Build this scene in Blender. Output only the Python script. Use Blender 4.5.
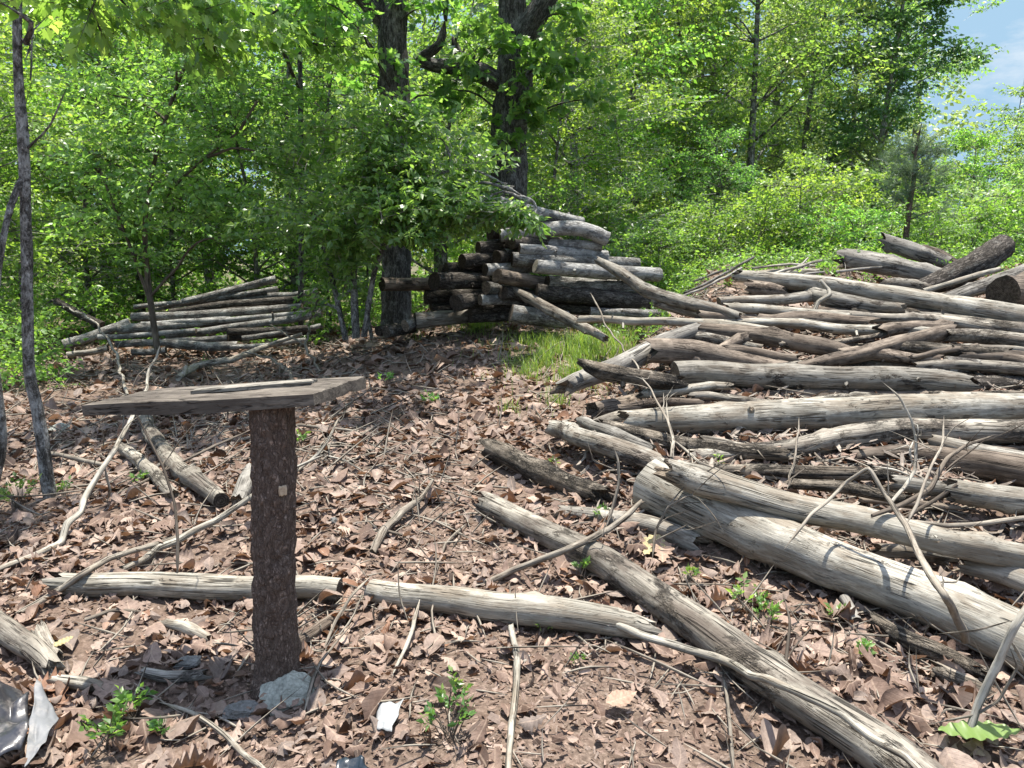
import bpy, bmesh, math, random
import numpy as np
from mathutils import Vector, Matrix

for o in list(bpy.data.objects):
    bpy.data.objects.remove(o)
SC = bpy.context.scene
COL = SC.collection
R = math.radians

# ------------------------------------------------------------------ camera
CAM_H, PITCH, FPX = 1.6, R(10.0), 769.0
cam_d = bpy.data.cameras.new("camera"); cam = bpy.data.objects.new("camera", cam_d); COL.objects.link(cam)
cam.location = (0, 0, CAM_H); cam.rotation_euler = (R(90) - PITCH, 0, 0)
cam_d.sensor_fit = 'HORIZONTAL'; cam_d.sensor_width = 36.0; cam_d.lens = 36.0 * FPX / 1024.0
cam_d.clip_start = 0.05; cam_d.clip_end = 2000.0
SC.camera = cam

# ------------------------------------------------------------------ sky, sun, exposure
SUN = Vector((0.07, 0.13, 0.98)).normalized()
w = bpy.data.worlds.new("World"); SC.world = w; w.use_nodes = True
nt = w.node_tree; nt.nodes.clear()
wo = nt.nodes.new('ShaderNodeOutputWorld'); bg = nt.nodes.new('ShaderNodeBackground'); sk = nt.nodes.new('ShaderNodeTexSky')
sk.sky_type = 'NISHITA'; sk.sun_disc = False
sk.sun_elevation = math.asin(SUN.z); sk.sun_rotation = math.atan2(SUN.x, SUN.y)
sk.air_density = 0.8; sk.dust_density = 0.4; sk.ozone_density = 1.5
bg.inputs['Strength'].default_value = 0.15
# thin white clouds, laid out by direction on the sky itself
tc = nt.nodes.new('ShaderNodeTexCoord'); cn = nt.nodes.new('ShaderNodeTexNoise'); cr = nt.nodes.new('ShaderNodeValToRGB'); cm = nt.nodes.new('ShaderNodeMix')
mpw = nt.nodes.new('ShaderNodeMapping'); mpw.inputs['Scale'].default_value = (1, 1, 3.0)
cm.data_type = 'RGBA'
cn.inputs['Scale'].default_value = 3.2; cn.inputs['Detail'].default_value = 7; cn.inputs['Roughness'].default_value = 0.62
cr.color_ramp.elements[0].position = 0.55; cr.color_ramp.elements[1].position = 0.72
nt.links.new(tc.outputs['Generated'], mpw.inputs[0]); nt.links.new(mpw.outputs[0], cn.inputs['Vector']); nt.links.new(cn.outputs['Fac'], cr.inputs[0])
hsv = nt.nodes.new('ShaderNodeHueSaturation'); hsv.inputs['Saturation'].default_value = .66; nt.links.new(sk.outputs[0], hsv.inputs['Color'])
nt.links.new(cr.outputs[0], cm.inputs[0]); nt.links.new(hsv.outputs[0], cm.inputs[6])
cm.inputs[7].default_value = (2.6, 2.65, 2.7, 1)
# unseen thin cloud added overhead for neutral fill, clear blue low over the trees
sx = nt.nodes.new('ShaderNodeSeparateXYZ'); nt.links.new(tc.outputs['Generated'], sx.inputs[0])
er = nt.nodes.new('ShaderNodeValToRGB'); er.color_ramp.elements[0].position = .33; er.color_ramp.elements[1].position = .52; nt.links.new(sx.outputs[2], er.inputs[0])
lo = nt.nodes.new('ShaderNodeMix'); lo.data_type = 'RGBA'; lo.inputs[6].default_value = (.80, 1.22, 1.62, 1); lo.inputs[7].default_value = (1.75, 1.85, 1.95, 1); nt.links.new(cr.outputs[0], lo.inputs[0])
ce = nt.nodes.new('ShaderNodeMix'); ce.data_type = 'RGBA'; nt.links.new(er.outputs[0], ce.inputs[0]); nt.links.new(lo.outputs[2], ce.inputs[6]); nt.links.new(cm.outputs[2], ce.inputs[7])
nt.links.new(ce.outputs[2], bg.inputs['Color']); nt.links.new(bg.outputs[0], wo.inputs[0])
sd = bpy.data.lights.new("sun", 'SUN'); sun = bpy.data.objects.new("sun", sd); COL.objects.link(sun)
sd.energy = 3.6; sd.angle = R(0.55); sd.color = (1.0, 0.94, 0.85)
sun.rotation_euler = SUN.to_track_quat('Z', 'Y').to_euler(); sun.location = (0, 0, 30)
SC.view_settings.view_transform = 'Standard'; SC.view_settings.look = 'None'
SC.view_settings.exposure = 1.85; SC.view_settings.gamma = 1.0; SC.view_settings.use_curve_mapping = False
SC.render.engine = 'CYCLES'
SC.cycles.use_denoising = True
SC.cycles.max_bounces = 7; SC.cycles.diffuse_bounces = 4; SC.cycles.glossy_bounces = 2; SC.cycles.transmission_bounces = 4
SC.cycles.sample_clamp_indirect = 6.0

# ------------------------------------------------------------------ small numeric tools
def _h(ix, iy, iz, s):
    n = (ix.astype(np.int64) * 374761393 + iy.astype(np.int64) * 668265263 + iz.astype(np.int64) * 2147483647 + s * 974634541) & 0xffffffff
    n = ((n ^ (n >> 13)) * 1274126177) & 0xffffffff
    n = ((n ^ (n >> 16)) * 2246822519) & 0xffffffff
    n = n ^ (n >> 15)
    return (n & 0xffffff) / float(0xffffff)
def vnoise(x, y, z=0.0, s=0):
    x, y, z = np.broadcast_arrays(np.asarray(x, float), np.asarray(y, float), np.asarray(z, float))
    ix, iy, iz = np.floor(x), np.floor(y), np.floor(z)
    fx, fy, fz = x - ix, y - iy, z - iz
    fx, fy, fz = [t * t * (3 - 2 * t) for t in (fx, fy, fz)]
    out = 0
    for a in (0, 1):
        for b in (0, 1):
            for c in (0, 1):
                out = out + _h(ix + a, iy + b, iz + c, s) * (fx if a else 1 - fx) * (fy if b else 1 - fy) * (fz if c else 1 - fz)
    return out * 2 - 1
def fbm(x, y, z=0.0, s=0, o=4):
    t, a = 0, 1.0
    for k in range(o):
        t = t + a * vnoise(np.asarray(x) * 2 ** k, np.asarray(y) * 2 ** k, np.asarray(z) * 2 ** k, s + k); a *= .5
    return t
def sst(a, b, x):
    t = np.clip((np.asarray(x, float) - a) / (b - a), 0, 1); return t * t * (3 - 2 * t)
def nrm(v):
    return v / np.maximum(np.linalg.norm(v, axis=-1, keepdims=True), 1e-9)

# ------------------------------------------------------------------ the lie of the land
def terr(x, y, fine=True):
    x = np.asarray(x, float); y = np.asarray(y, float)
    fl = sst(-3.4, -0.6, x) * .9 + .1
    yy = y - 3
    base = .09 * (np.log1p(np.exp(np.clip(yy * 3, -30, 30))) / 3 - np.log1p(np.exp(np.clip((y - 10) * 3, -30, 300))) / 3) * fl
    x0 = .1 + .35 * (np.clip(y, 3, 14) - 5)
    wp = sst(x0, x0 + .9, x) * sst(2.8, 4.2, y) * (1 - .65 * sst(9.3, 13, y))
    pile = .12 * np.clip(y - 3.1, 0, 6.4) * wp
    t = base + pile
    t = t + .045 * vnoise(x * .9, y * .9, 0, 5)
    t = t + .25 * sst(14, 40, y) * vnoise(x * .06, y * .06, 0, 9)
    if fine:
        t = t + .018 * vnoise(x * 3.5, y * 3.5, 0, 6)
    return t

_cp, _sp = math.cos(PITCH), math.sin(PITCH)
def ray(px, py):
    a = (px - 512) / FPX; b = (384 - py) / FPX
    return np.array([a, _cp + b * _sp, b * _cp - _sp])      # depth along the view axis = parameter t
def atY(px, py, Y):
    d = ray(px, py); t = Y / d[1]
    return np.array([0, 0, CAM_H]) + d * t, t
_ts = np.arange(.6, 60, .006)
def onG(px, py, rpx=0.0, lift=0.0):
    d = ray(px, py)
    X, Y, Z = d[0] * _ts, d[1] * _ts, CAM_H + d[2] * _ts
    hit = np.nonzero(Z <= terr(X, Y) + lift + rpx * _ts / FPX * .92)[0]
    i = hit[0] if len(hit) else len(_ts) - 1
    return np.array([X[i], Y[i], Z[i]]), _ts[i]
_py = [200, 240, 265, 290, 320, 350, 380, 420, 470, 520, 600]
_pY = [9.6, 9.0, 8.2, 7.4, 6.7, 6.0, 5.5, 4.9, 4.3, 3.6, 2.85]
def Dp(py):
    return float(np.interp(py, _py, _pY))
def pt(px, py, rpx=0.0, dep=None):
    """a point of the place: on the ground, lifted off it, at a stated distance, or on the log heap ('d', offset)"""
    if dep is None: p, t = onG(px, py, rpx, .016)
    elif isinstance(dep, tuple): p, t = atY(px, py, Dp(py) + dep[1])
    elif dep == 'd': p, t = atY(px, py, Dp(py))
    elif dep < 1.5: p, t = onG(px, py, rpx, dep + .012)
    else: p, t = atY(px, py, dep)
    return p, rpx * t / FPX

# ------------------------------------------------------------------ mesh and tagging helpers
def mesh_np(name, V, faces, mats, smooth=True, attrs=None):
    """faces: list of (int array (n,k), material index)"""
    me = bpy.data.meshes.new(name)
    V = np.asarray(V, np.float32); me.vertices.add(len(V)); me.vertices.foreach_set('co', V.ravel())
    idx, start, mi, c = [], [], [], 0
    for F, m in faces:
        F = np.asarray(F, np.int32)
        if len(F) == 0: continue
        n, k = F.shape
        idx.append(F.ravel()); start.append(c + np.arange(n) * k); mi.append(np.full(n, m)); c += n * k
    idx = np.concatenate(idx).astype(np.int32); start = np.concatenate(start).astype(np.int32); mi = np.concatenate(mi).astype(np.int32)
    me.loops.add(len(idx)); me.loops.foreach_set('vertex_index', idx)
    me.polygons.add(len(start)); me.polygons.foreach_set('loop_start', start)
    me.polygons.foreach_set('material_index', mi)
    me.polygons.foreach_set('use_smooth', np.full(len(start), smooth))
    for m in mats: me.materials.append(m)
    for k, (ty, data) in (attrs or {}).items():
        a = me.attributes.new(k, ty, 'POINT')
        a.data.foreach_set('vector' if ty == 'FLOAT_VECTOR' else 'value', np.asarray(data, np.float32).ravel())
    me.update(calc_edges=True); me.validate()
    return me
def link(name, me, parent=None, loc=None):
    o = bpy.data.objects.new(name, me); COL.objects.link(o)
    if parent is not None: o.parent = parent
    if loc is not None: o.location = loc
    return o
def tag(o, label=None, cat=None, group=None, kind=None):
    if label: o['label'] = label
    if cat: o['category'] = cat
    if group: o['group'] = group
    if kind: o['kind'] = kind
    return o
def root_at(name, loc, label, cat, group=None):
    o = bpy.data.objects.new(name, None); COL.objects.link(o); o.location = loc; o.empty_display_size = .2
    return tag(o, label, cat, group)
class Acc:
    """collects verts and faces of several pieces that make one mesh"""
    def __init__(s): s.V, s.F, s.A, s.n = [], [], {}, 0
    def add(s, V, faces, **attrs):
        s.V.append(np.asarray(V, float))
        for F, m in faces: s.F.append((np.asarray(F) + s.n, m))
        for k, v in attrs.items(): s.A.setdefault(k, []).append(v)
        s.n += len(V)
    def mesh(s, name, mats, smooth=True, origin=None):
        V = np.concatenate(s.V)
        if origin is not None: V = V - np.asarray(origin)
        at = {k: ('FLOAT_VECTOR' if np.ndim(v[0]) == 2 else 'FLOAT', np.concatenate(v)) for k, v in s.A.items()}
        F = {}
        for f, m in s.F: F.setdefault((f.shape[1], m), []).append(f)
        return mesh_np(name, V, [(np.concatenate(v), m) for (k, m), v in F.items()], mats, smooth, at)

def spline(P, r, step):
    P = np.asarray(P, float); r = np.asarray(r, float)
    if len(P) == 2:
        n = max(3, int(np.linalg.norm(P[1] - P[0]) / step) + 1); t = np.linspace(0, 1, n)[:, None]
        return P[0] + (P[1] - P[0]) * t, r[0] + (r[1] - r[0]) * t[:, 0]
    Q = np.vstack([2 * P[0] - P[1], P, 2 * P[-1] - P[-2]]); out, ro = [], []
    for i in range(len(P) - 1):
        a, b, c, d = Q[i:i + 4]; n = max(2, int(np.linalg.norm(c - b) / step) + 1)
        t = np.linspace(0, 1, n, endpoint=(i == len(P) - 2))[:, None]
        out.append(.5 * (2 * b + (c - a) * t + (2 * a - 5 * b + 4 * c - d) * t ** 2 + (3 * b - a - 3 * c + d) * t ** 3))
        ro.append(r[i] + (r[i + 1] - r[i]) * t[:, 0])
    return np.vstack(out), np.concatenate(ro)
def frames(P):
    d = nrm(np.gradient(P, axis=0)); u = np.zeros_like(P)
    up = np.array([0, 0, 1.0]) if abs(d[0][2]) < .9 else np.array([1.0, 0, 0])
    a = np.cross(d[0], up); a /= np.linalg.norm(a)
    for i in range(len(P)):
        a = a - d[i] * a.dot(d[i]); a = a / max(np.linalg.norm(a), 1e-9); u[i] = a
    return d, u, np.cross(d, u)

def tube(acc, P, r, seg=14, step=.05, lump=.06, ridge=.03, wob=.0, seed=0, e0='cut', e1='cut', bark=0.0, crook=.0, cf=1.7, m=0, mcap=1):
    """one log, limb or stick: a swept, lumpy, slightly crooked round with cut, broken or tapered ends. 'lc' = grain coordinates"""
    rng = np.random.RandomState(abs(int(seed)) % 100000)
    C, rr = spline(P, r, step); n = len(C)
    s = np.concatenate([[0], np.cumsum(np.linalg.norm(np.diff(C, axis=0), axis=1))])
    d, u, v = frames(C)
    if crook:
        fade = np.minimum(1, np.minimum(np.arange(n), np.arange(n)[::-1]) / 3.0) * .7 + .3
        C = C + u * (crook * fbm(s * cf, seed * 3.1, 0, 1, 2) * fade)[:, None] + v * (crook * fbm(s * cf, seed * 3.1, 9.5, 2, 2) * fade)[:, None]
        d, u, v = frames(C)
    a = np.linspace(0, 2 * math.pi, seg, endpoint=False)
    ca, sa = np.cos(a)[None, :], np.sin(a)[None, :]
    S = s[:, None] + 0 * ca; off = seed * 7.31
    rad = np.ones((n, seg))
    mr = float(np.mean(rr)) + 1e-4; L = s[-1]
    rad = rad * (1 + lump * vnoise(ca * .9 + off, sa * .9, S / (mr * 4.5), 3) + lump * .6 * vnoise(ca * .2 + off, sa * .2, S / (mr * 3), 4))
    rad = rad * (1 + ridge * vnoise(ca * 3.2 + off, sa * 3.2, S * 1.3, 5) + ridge * .7 * vnoise(ca * 6 + off, sa * 6, S * 3, 6))
    for k in range(int(L / .35)):                                   # knots
        k0, ka, kw = rng.rand() * L, rng.rand() * 6.283, mr * (.35 + .4 * rng.rand())
        da = np.angle(np.exp(1j * (a - ka)))[None, :] * mr
        rad = rad + (.10 + .16 * rng.rand()) * (lump / .06) * np.exp(-((S - k0) ** 2 + da ** 2) / kw ** 2)
    if bark:
        b = vnoise(ca * mr * 34 + off, sa * mr * 34, S * 13, 7)
        rad = rad + bark * (np.clip(.35 - np.abs(b), -.2, .35)) * -1.4 + bark * .5 * vnoise(ca * mr * 60 + off, sa * mr * 60, S * 40, 8)
    if e0 == 'taper': rad = rad * (sst(-.02, min(.12, L * .3), s))[:, None] + .0
    if e1 == 'taper': rad = rad * (sst(-.02, min(.12, L * .3), L - s))[:, None]
    rad = rad * rr[:, None]
    X = C[:, None, :] + rad[..., None] * (ca[..., None] * u[:, None, :] + sa[..., None] * v[:, None, :])
    ax = np.repeat(S[..., None], 1, 2)[..., 0].copy()
    for e, i0, i1, sg in ((e0, 0, 1, -1), (e1, n - 1, n - 2, 1)):
        if e == 'broken':
            j = (vnoise(np.cos(a) * 2.2 + off, np.sin(a) * 2.2, sg * 3.0, 11) + .6 * vnoise(np.cos(a) * 5 + off, np.sin(a) * 5, sg, 12)) * rr[i0] * 1.15
            X[i0] += d[i0] * (sg * j)[:, None]; ax[i0] += sg * j
        elif e == 'cut':
            tx, ty = rng.randn(2) * .10
            j = (np.cos(a) * tx + np.sin(a) * ty) * rr[i0]
            X[i0] += d[i0] * j[:, None]
    lc = np.stack([rad * ca, rad * sa, ax], -1)
    V = X.reshape(-1, 3); LC = lc.reshape(-1, 3)
    i = np.arange(n - 1)[:, None] * seg; jj = np.arange(seg)[None, :]; j2 = (jj + 1) % seg
    F = np.stack([i + jj, i + j2, i + seg + j2, i + seg + jj], -1).reshape(-1, 4)
    faces = [(F, m)]; vs, ls = [V], [LC]; nv = len(V)
    for e, i0, sg in ((e0, 0, -1), (e1, n - 1, 1)):
        ring = X[i0]; c = ring.mean(0); vs.append(ring.copy()); ls.append(lc[i0].copy()); prev = nv + np.arange(seg); nv += seg
        for q, f in enumerate((.97, .62, .28)):
            dep = 0.0
            if e == 'broken': dep = -rr[i0] * .7 * (1 - f)
            elif e == 'cut': dep = rr[i0] * .012 * (1 if q == 0 else -1)
            jit = vnoise(np.cos(a) * 3 + off, np.sin(a) * 3, q * 4.0, 13) * rr[i0] * (.35 if e == 'broken' else .03) * (q > 0)
            P2 = c + (ring - c) * f + d[i0] * (sg * (dep + jit))[:, None]
            l2 = lc[i0] * np.array([f, f, 1.0]); vs.append(P2); ls.append(l2)
            cur = nv + np.arange(seg); nv += seg
            q4 = np.stack([prev, np.roll(prev, -1), np.roll(cur, -1), cur], -1)
            faces.append((q4 if sg > 0 else q4[:, ::-1], mcap)); prev = cur
        vs.append((c + d[i0] * (sg * (-rr[i0] * .6 if e == 'broken' else 0)))[None]); ls.append(np.array([[0, 0, s[i0]]]))
        t3 = np.stack([prev, np.roll(prev, -1), np.full(seg, nv)], -1); nv += 1
        faces.append((t3 if sg > 0 else t3[:, ::-1], mcap))
    acc.add(np.vstack(vs), faces, lc=np.vstack(ls))
    return C, rr, d, u, v

# ------------------------------------------------------------------ material helpers
class NT:
    def __init__(s, name):
        s.m = bpy.data.materials.new(name); s.m.use_nodes = True; s.t = s.m.node_tree; s.t.nodes.clear()
        s.out = s.n('ShaderNodeOutputMaterial')
    def n(s, ty, **kw):
        o = s.t.nodes.new(ty)
        for k, v in kw.items():
            if k in o.inputs: o.inputs[k].default_value = v
            else: setattr(o, k, v)
        return o
    def l(s, a, b): s.t.links.new(a, b)
    def noise(s, vec, scale, detail=4, rough=.55, dist=0):
        n = s.n('ShaderNodeTexNoise'); n.inputs['Scale'].default_value = scale; n.inputs['Detail'].default_value = detail
        n.inputs['Roughness'].default_value = rough; n.inputs['Distortion'].default_value = dist
        if vec is not None: s.l(vec, n.inputs['Vector'])
        return n.outputs['Fac']
    def ramp(s, fac, stops, interp='LINEAR'):
        r = s.n('ShaderNodeValToRGB'); r.color_ramp.interpolation = interp
        while len(r.color_ramp.elements) < len(stops): r.color_ramp.elements.new(.5)
        for e, (p, c) in zip(r.color_ramp.elements, stops):
            e.position = p; e.color = (c, c, c, 1) if isinstance(c, (int, float)) else (*c, 1)
        s.l(fac, r.inputs[0]); return r.outputs[0]
    def mix(s, fac, a, b, mode='MIX'):
        x = s.n('ShaderNodeMix', data_type='RGBA', blend_type=mode)
        for sock, i in ((fac, 0), (a, 6), (b, 7)):
            if isinstance(sock, (int, float)): x.inputs[i].default_value = sock if i == 0 else (sock, sock, sock, 1)
            elif isinstance(sock, tuple): x.inputs[i].default_value = (*sock, 1)
            else: s.l(sock, x.inputs[i])
        return x.outputs[2]
    def math(s, op, a, b=0.0, clamp=False):
        x = s.n('ShaderNodeMath', operation=op, use_clamp=clamp)
        for i, q in enumerate((a, b)):
            if isinstance(q, (int, float)): x.inputs[i].default_value = q
            else: s.l(q, x.inputs[i])
        return x.outputs[0]
    def mapv(s, vec, scale, loc=(0, 0, 0)):
        x = s.n('ShaderNodeMapping'); x.inputs['Scale'].default_value = scale; x.inputs['Location'].default_value = loc
        s.l(vec, x.inputs[0]); return x.outputs[0]
    def bump(s, h, strength=.5, dist=.01, prev=None):
        b = s.n('ShaderNodeBump', Strength=strength, Distance=dist); s.l(h, b.inputs['Height'])
        if prev is not None: s.l(prev, b.inputs['Normal'])
        return b.outputs[0]
    def attr(s, name):
        return s.n('ShaderNodeAttribute', attribute_name=name)
    def rnd_vec(s, vec):
        """shift a coordinate by the object's own random number, so that copies do not repeat"""
        oi = s.n('ShaderNodeObjectInfo'); k = s.math('MULTIPLY', oi.outputs['Random'], 91.0)
        c = s.n('ShaderNodeCombineXYZ'); s.l(k, c.inputs[0]); s.l(k, c.inputs[1]); s.l(k, c.inputs[2])
        a = s.n('ShaderNodeVectorMath', operation='ADD'); s.l(vec, a.inputs[0]); s.l(c.outputs[0], a.inputs[1])
        return a.outputs[0], oi.outputs['Random']
    def surf(s, col, rough=.8, nor=None, spec=.25):
        p = s.n('ShaderNodeBsdfPrincipled'); p.inputs['Specular IOR Level'].default_value = spec
        if isinstance(col, tuple): p.inputs['Base Color'].default_value = (*col, 1)
        else: s.l(col, p.inputs['Base Color'])
        if isinstance(rough, (int, float)): p.inputs['Roughness'].default_value = rough
        else: s.l(rough, p.inputs['Roughness'])
        if nor is not None: s.l(nor, p.inputs['Normal'])
        s.l(p.outputs[0], s.out.inputs[0]); return p

def mul(c, k): return tuple(min(1, x * k) for x in c)
def wood(name, dark, light, stain=None, stain_amt=.5, bark=None, bark_lo=.6, bark_hi=.64, var=.35, bumpk=1.0):
    """weathered, barkless wood: long grain, drying cracks, stains, remnants of bark where asked"""
    t = NT(name); lc = t.attr('lc').outputs['Vector']; v, rnd = t.rnd_vec(lc)
    g1 = t.noise(t.mapv(v, (1, 1, .07)), 48, 6, .66, .2); g2 = t.noise(t.mapv(v, (1, 1, .05)), 150, 4, .6)
    big = t.noise(t.mapv(v, (1, 1, .30)), 9, 6, .68, .4); big2 = t.noise(t.mapv(v, (1, 1, .5)), 3.2, 3, .6)
    grain = t.math('ADD', t.math('MULTIPLY', g1, .62), t.math('MULTIPLY', g2, .38))
    col = t.ramp(grain, [(.32, mul(dark, .9)), (.43, mul(light, .66)), (.52, mul(light, .9)), (.64, mul(light, 1.06))])
    col = t.mix(t.ramp(big, [(.44, 0.0), (.58, .85)]), col, t.mix(g1, mul(dark, .8), mul(light, .62)))
    col = t.mix(t.ramp(big2, [(.40, .0), (.62, .40)]), col, mul(dark, 1.2))
    if stain:
        st = t.noise(t.mapv(v, (1, 1, .3)), 13, 6, .7, .3)
        col = t.mix(t.math('MULTIPLY', t.ramp(st, [(.47, 0.0), (.60, 1.0)]), stain_amt), col, t.mix(g2, mul(stain, .6), mul(stain, 1.5)))
    spk = t.ramp(t.noise(t.mapv(v, (1, 1, .25)), 120, 3, .6), [(.64, 0.0), (.72, .6)])
    col = t.mix(spk, col, mul(dark, .4))
    def cracks(sc, wd):
        ck = t.noise(t.mapv(v, (1, 1, .022)), sc, 3, .5, .35)
        c_ = t.ramp(t.math('ABSOLUTE', t.math('SUBTRACT', ck, .5)), [(wd * .3, 1.0), (wd, 0.0)])
        return t.math('MULTIPLY', c_, t.ramp(t.noise(t.mapv(v, (.4, .4, 1)), 5 + sc * .05, 3), [(.46, 0.0), (.54, 1.0)]))
    crk = t.math('MAXIMUM', cracks(24, .018), t.math('MULTIPLY', cracks(70, .018), .4))
    col = t.mix(t.math('MULTIPLY', crk, .88), col, mul(dark, .22))
    h = t.math('SUBTRACT', t.math('MULTIPLY', grain, .6), crk)
    if bark:
        bn = t.noise(t.mapv(v, (1, 1, .5)), 5.2, 7, .72, .4); bf = t.ramp(bn, [(bark_lo, 0.0), (bark_hi, 1.0)])
        r1 = t.noise(t.mapv(v, (1, 1, .3)), 42, 5, .65, .6); rg = t.ramp(t.math('ABSOLUTE', t.math('SUBTRACT', r1, .5)), [(.01, 0.0), (.09, 1.0)])
        bc = t.mix(rg, mul(bark, .28), t.mix(t.noise(v, 70, 5), mul(bark, .6), mul(bark, 1.45)))
        col = t.mix(bf, col, bc); h = t.math('ADD', h, t.math('MULTIPLY', bf, t.math('ADD', .5, rg)))
    col = t.mix(1.0, col, t.ramp(rnd, [(0, 1 - var), (1, 1.0 + .0)]), 'MULTIPLY')
    t.surf(col, .86, t.bump(h, .85 * bumpk, .01), .18); return t.m
def barkm(name, dark, light, lichen=None, lich=(.56, .66), scale=26, long=.4, fine=90, var=.3, flat=0.0, plates=0):
    """furrowed bark: broken ridges along the trunk, scaly plates between them"""
    t = NT(name); lc = t.attr('lc').outputs['Vector']; v, rnd = t.rnd_vec(lc)
    n1 = t.noise(t.mapv(v, (1, 1, long * .6)), scale, 5, .62, .55); n2 = t.noise(t.mapv(v, (1, 1, long * 1.5)), scale * 1.9, 5, .66, .7)
    f = t.noise(t.mapv(v, (1, 1, .45)), fine, 6, .7)
    e1 = t.ramp(t.math('ABSOLUTE', t.math('SUBTRACT', n1, .5)), [(.004, 0.0), (.075, 1.0)]); e2 = t.ramp(t.math('ABSOLUTE', t.math('SUBTRACT', n2, .5)), [(.0, 0.25), (.05, 1.0)])
    edge = t.math('MULTIPLY', e1, e2)
    if plates:
        dn = t.n('ShaderNodeTexNoise', Scale=30.0, Detail=4.0); t.l(v, dn.inputs['Vector']); ds = t.n('ShaderNodeVectorMath', operation='SCALE'); t.l(dn.outputs['Color'], ds.inputs[0]); ds.inputs['Scale'].default_value = .055
        da = t.n('ShaderNodeVectorMath', operation='ADD'); t.l(v, da.inputs[0]); t.l(ds.outputs[0], da.inputs[1])
        vo = t.n('ShaderNodeTexVoronoi', feature='DISTANCE_TO_EDGE', Scale=plates); t.l(t.mapv(da.outputs[0], (1, 1, .26)), vo.inputs['Vector'])
        edge = t.math('MULTIPLY', t.ramp(vo.outputs['Distance'], [(.0, .1), (.05, .7), (.16, 1.0)]), t.math('ADD', .3, t.math('MULTIPLY', edge, .7)))
    plate = t.mix(t.ramp(f, [(.32, 0.0), (.68, 1.0)]), mul(dark, .85), light)
    plate = t.mix(t.ramp(n2, [(.40, .55), (.62, 0.0)]), plate, dark)
    col = t.mix(t.math('MULTIPLY', t.math('SUBTRACT', 1.0, edge), 1 - flat), plate, mul(dark, .38))
    if lichen:
        ln = t.noise(t.mapv(v, (1, 1, .7)), 9, 7, .74, .3); col = t.mix(t.math('MULTIPLY', t.ramp(ln, [(lich[0], 0.0), (lich[1], .9)]), t.ramp(f, [(.35, .2), (.55, 1.0)])), col, t.mix(f, mul(lichen, .5), mul(lichen, 1.15)))
    col = t.mix(1.0, col, t.ramp(rnd, [(0, 1 - var), (1, 1.0)]), 'MULTIPLY')
    h = t.math('ADD', t.math('MULTIPLY', edge, 1 - flat * .7), t.math('MULTIPLY', f, .6))
    t.surf(col, .92, t.bump(h, .9, .012), .12); return t.m
def endm(name, c1, c2):
    t = NT(name); lc = t.attr('lc').outputs['Vector']; v, rnd = t.rnd_vec(lc)
    fl = t.n('ShaderNodeVectorMath', operation='LENGTH'); t.l(t.mapv(lc, (1, 1, 0)), fl.inputs[0])
    n = t.noise(v, 22, 4); rr = t.math('ADD', t.math('MULTIPLY', fl.outputs['Value'], 520.0), t.math('MULTIPLY', n, 9.0))
    ring = t.math('ADD', t.math('MULTIPLY', t.math('SINE', rr), .5), .5)
    col = t.mix(ring, c1, c2); col = t.mix(t.ramp(t.noise(v, 45, 5, .7), [(.42, .8), (.62, 0.0)]), col, mul(c1, .35))
    col = t.mix(1.0, col, t.ramp(rnd, [(0, .6), (1, 1.0)]), 'MULTIPLY')
    t.surf(col, .9, t.bump(t.math('ADD', ring, t.noise(v, 70, 4)), .5, .004), .15); return t.m
def leafm(name, cols, trans=.42, tk=1.9, spec=.35, rough=.42, ov=.3):
    """a living leaf: colour by leaf, thin enough for light to come through"""
    t = NT(name); a = t.attr('rnd').outputs['Fac']; oi = t.n('ShaderNodeObjectInfo')
    col = t.ramp(a, [(i / max(1, len(cols) - 1), c) for i, c in enumerate(cols)])
    hs = t.n('ShaderNodeHueSaturation'); t.l(col, hs.inputs['Color'])
    t.l(t.math('ADD', .5 - .02, t.math('MULTIPLY', oi.outputs['Random'], .04)), hs.inputs['Hue'])
    t.l(t.math('ADD', 1 - ov / 2, t.math('MULTIPLY', t.math('FRACT', t.math('MULTIPLY', oi.outputs['Random'], 7.7)), ov)), hs.inputs['Value'])
    p = t.n('ShaderNodeBsdfPrincipled', Roughness=rough); p.inputs['Specular IOR Level'].default_value = spec; t.l(hs.outputs[0], p.inputs['Base Color'])
    tr = t.n('ShaderNodeBsdfTranslucent'); t.l(t.mix(1.0, hs.outputs[0], (tk * 1.05, tk, tk * .45), 'MULTIPLY'), tr.inputs['Color'])
    mx = t.n('ShaderNodeMixShader'); mx.inputs[0].default_value = trans; t.l(p.outputs[0], mx.inputs[1]); t.l(tr.outputs[0], mx.inputs[2])
    t.l(mx.outputs[0], t.out.inputs[0]); return t.m

M = {}
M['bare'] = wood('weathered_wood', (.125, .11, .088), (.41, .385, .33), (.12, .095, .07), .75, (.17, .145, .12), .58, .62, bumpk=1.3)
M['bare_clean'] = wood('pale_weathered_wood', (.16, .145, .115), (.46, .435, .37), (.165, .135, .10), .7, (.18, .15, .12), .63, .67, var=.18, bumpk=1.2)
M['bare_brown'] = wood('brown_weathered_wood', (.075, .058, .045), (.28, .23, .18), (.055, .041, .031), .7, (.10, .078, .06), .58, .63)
M['bare_bark'] = wood('half_barked_wood', (.11, .096, .078), (.41, .375, .31), (.095, .075, .06), .7, (.18, .155, .125), .54, .60, bumpk=1.3)
M['grey'] = wood('silver_grey_wood', (.12, .112, .098), (.36, .34, .30), (.10, .09, .076), .6, (.14, .125, .11), .58, .63)
M['rot'] = wood('rotten_wood', (.085, .068, .05), (.34, .295, .235), (.09, .07, .05), .7, (.23, .2, .16), .48, .60, bumpk=2.0)
M['stick'] = wood('dead_stick', (.12, .10, .08), (.36, .325, .265), (.10, .078, .058), .6)
M['stick_dark'] = wood('dark_dead_stick', (.06, .048, .038), (.20, .168, .132), (.055, .042, .032), .5)
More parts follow.
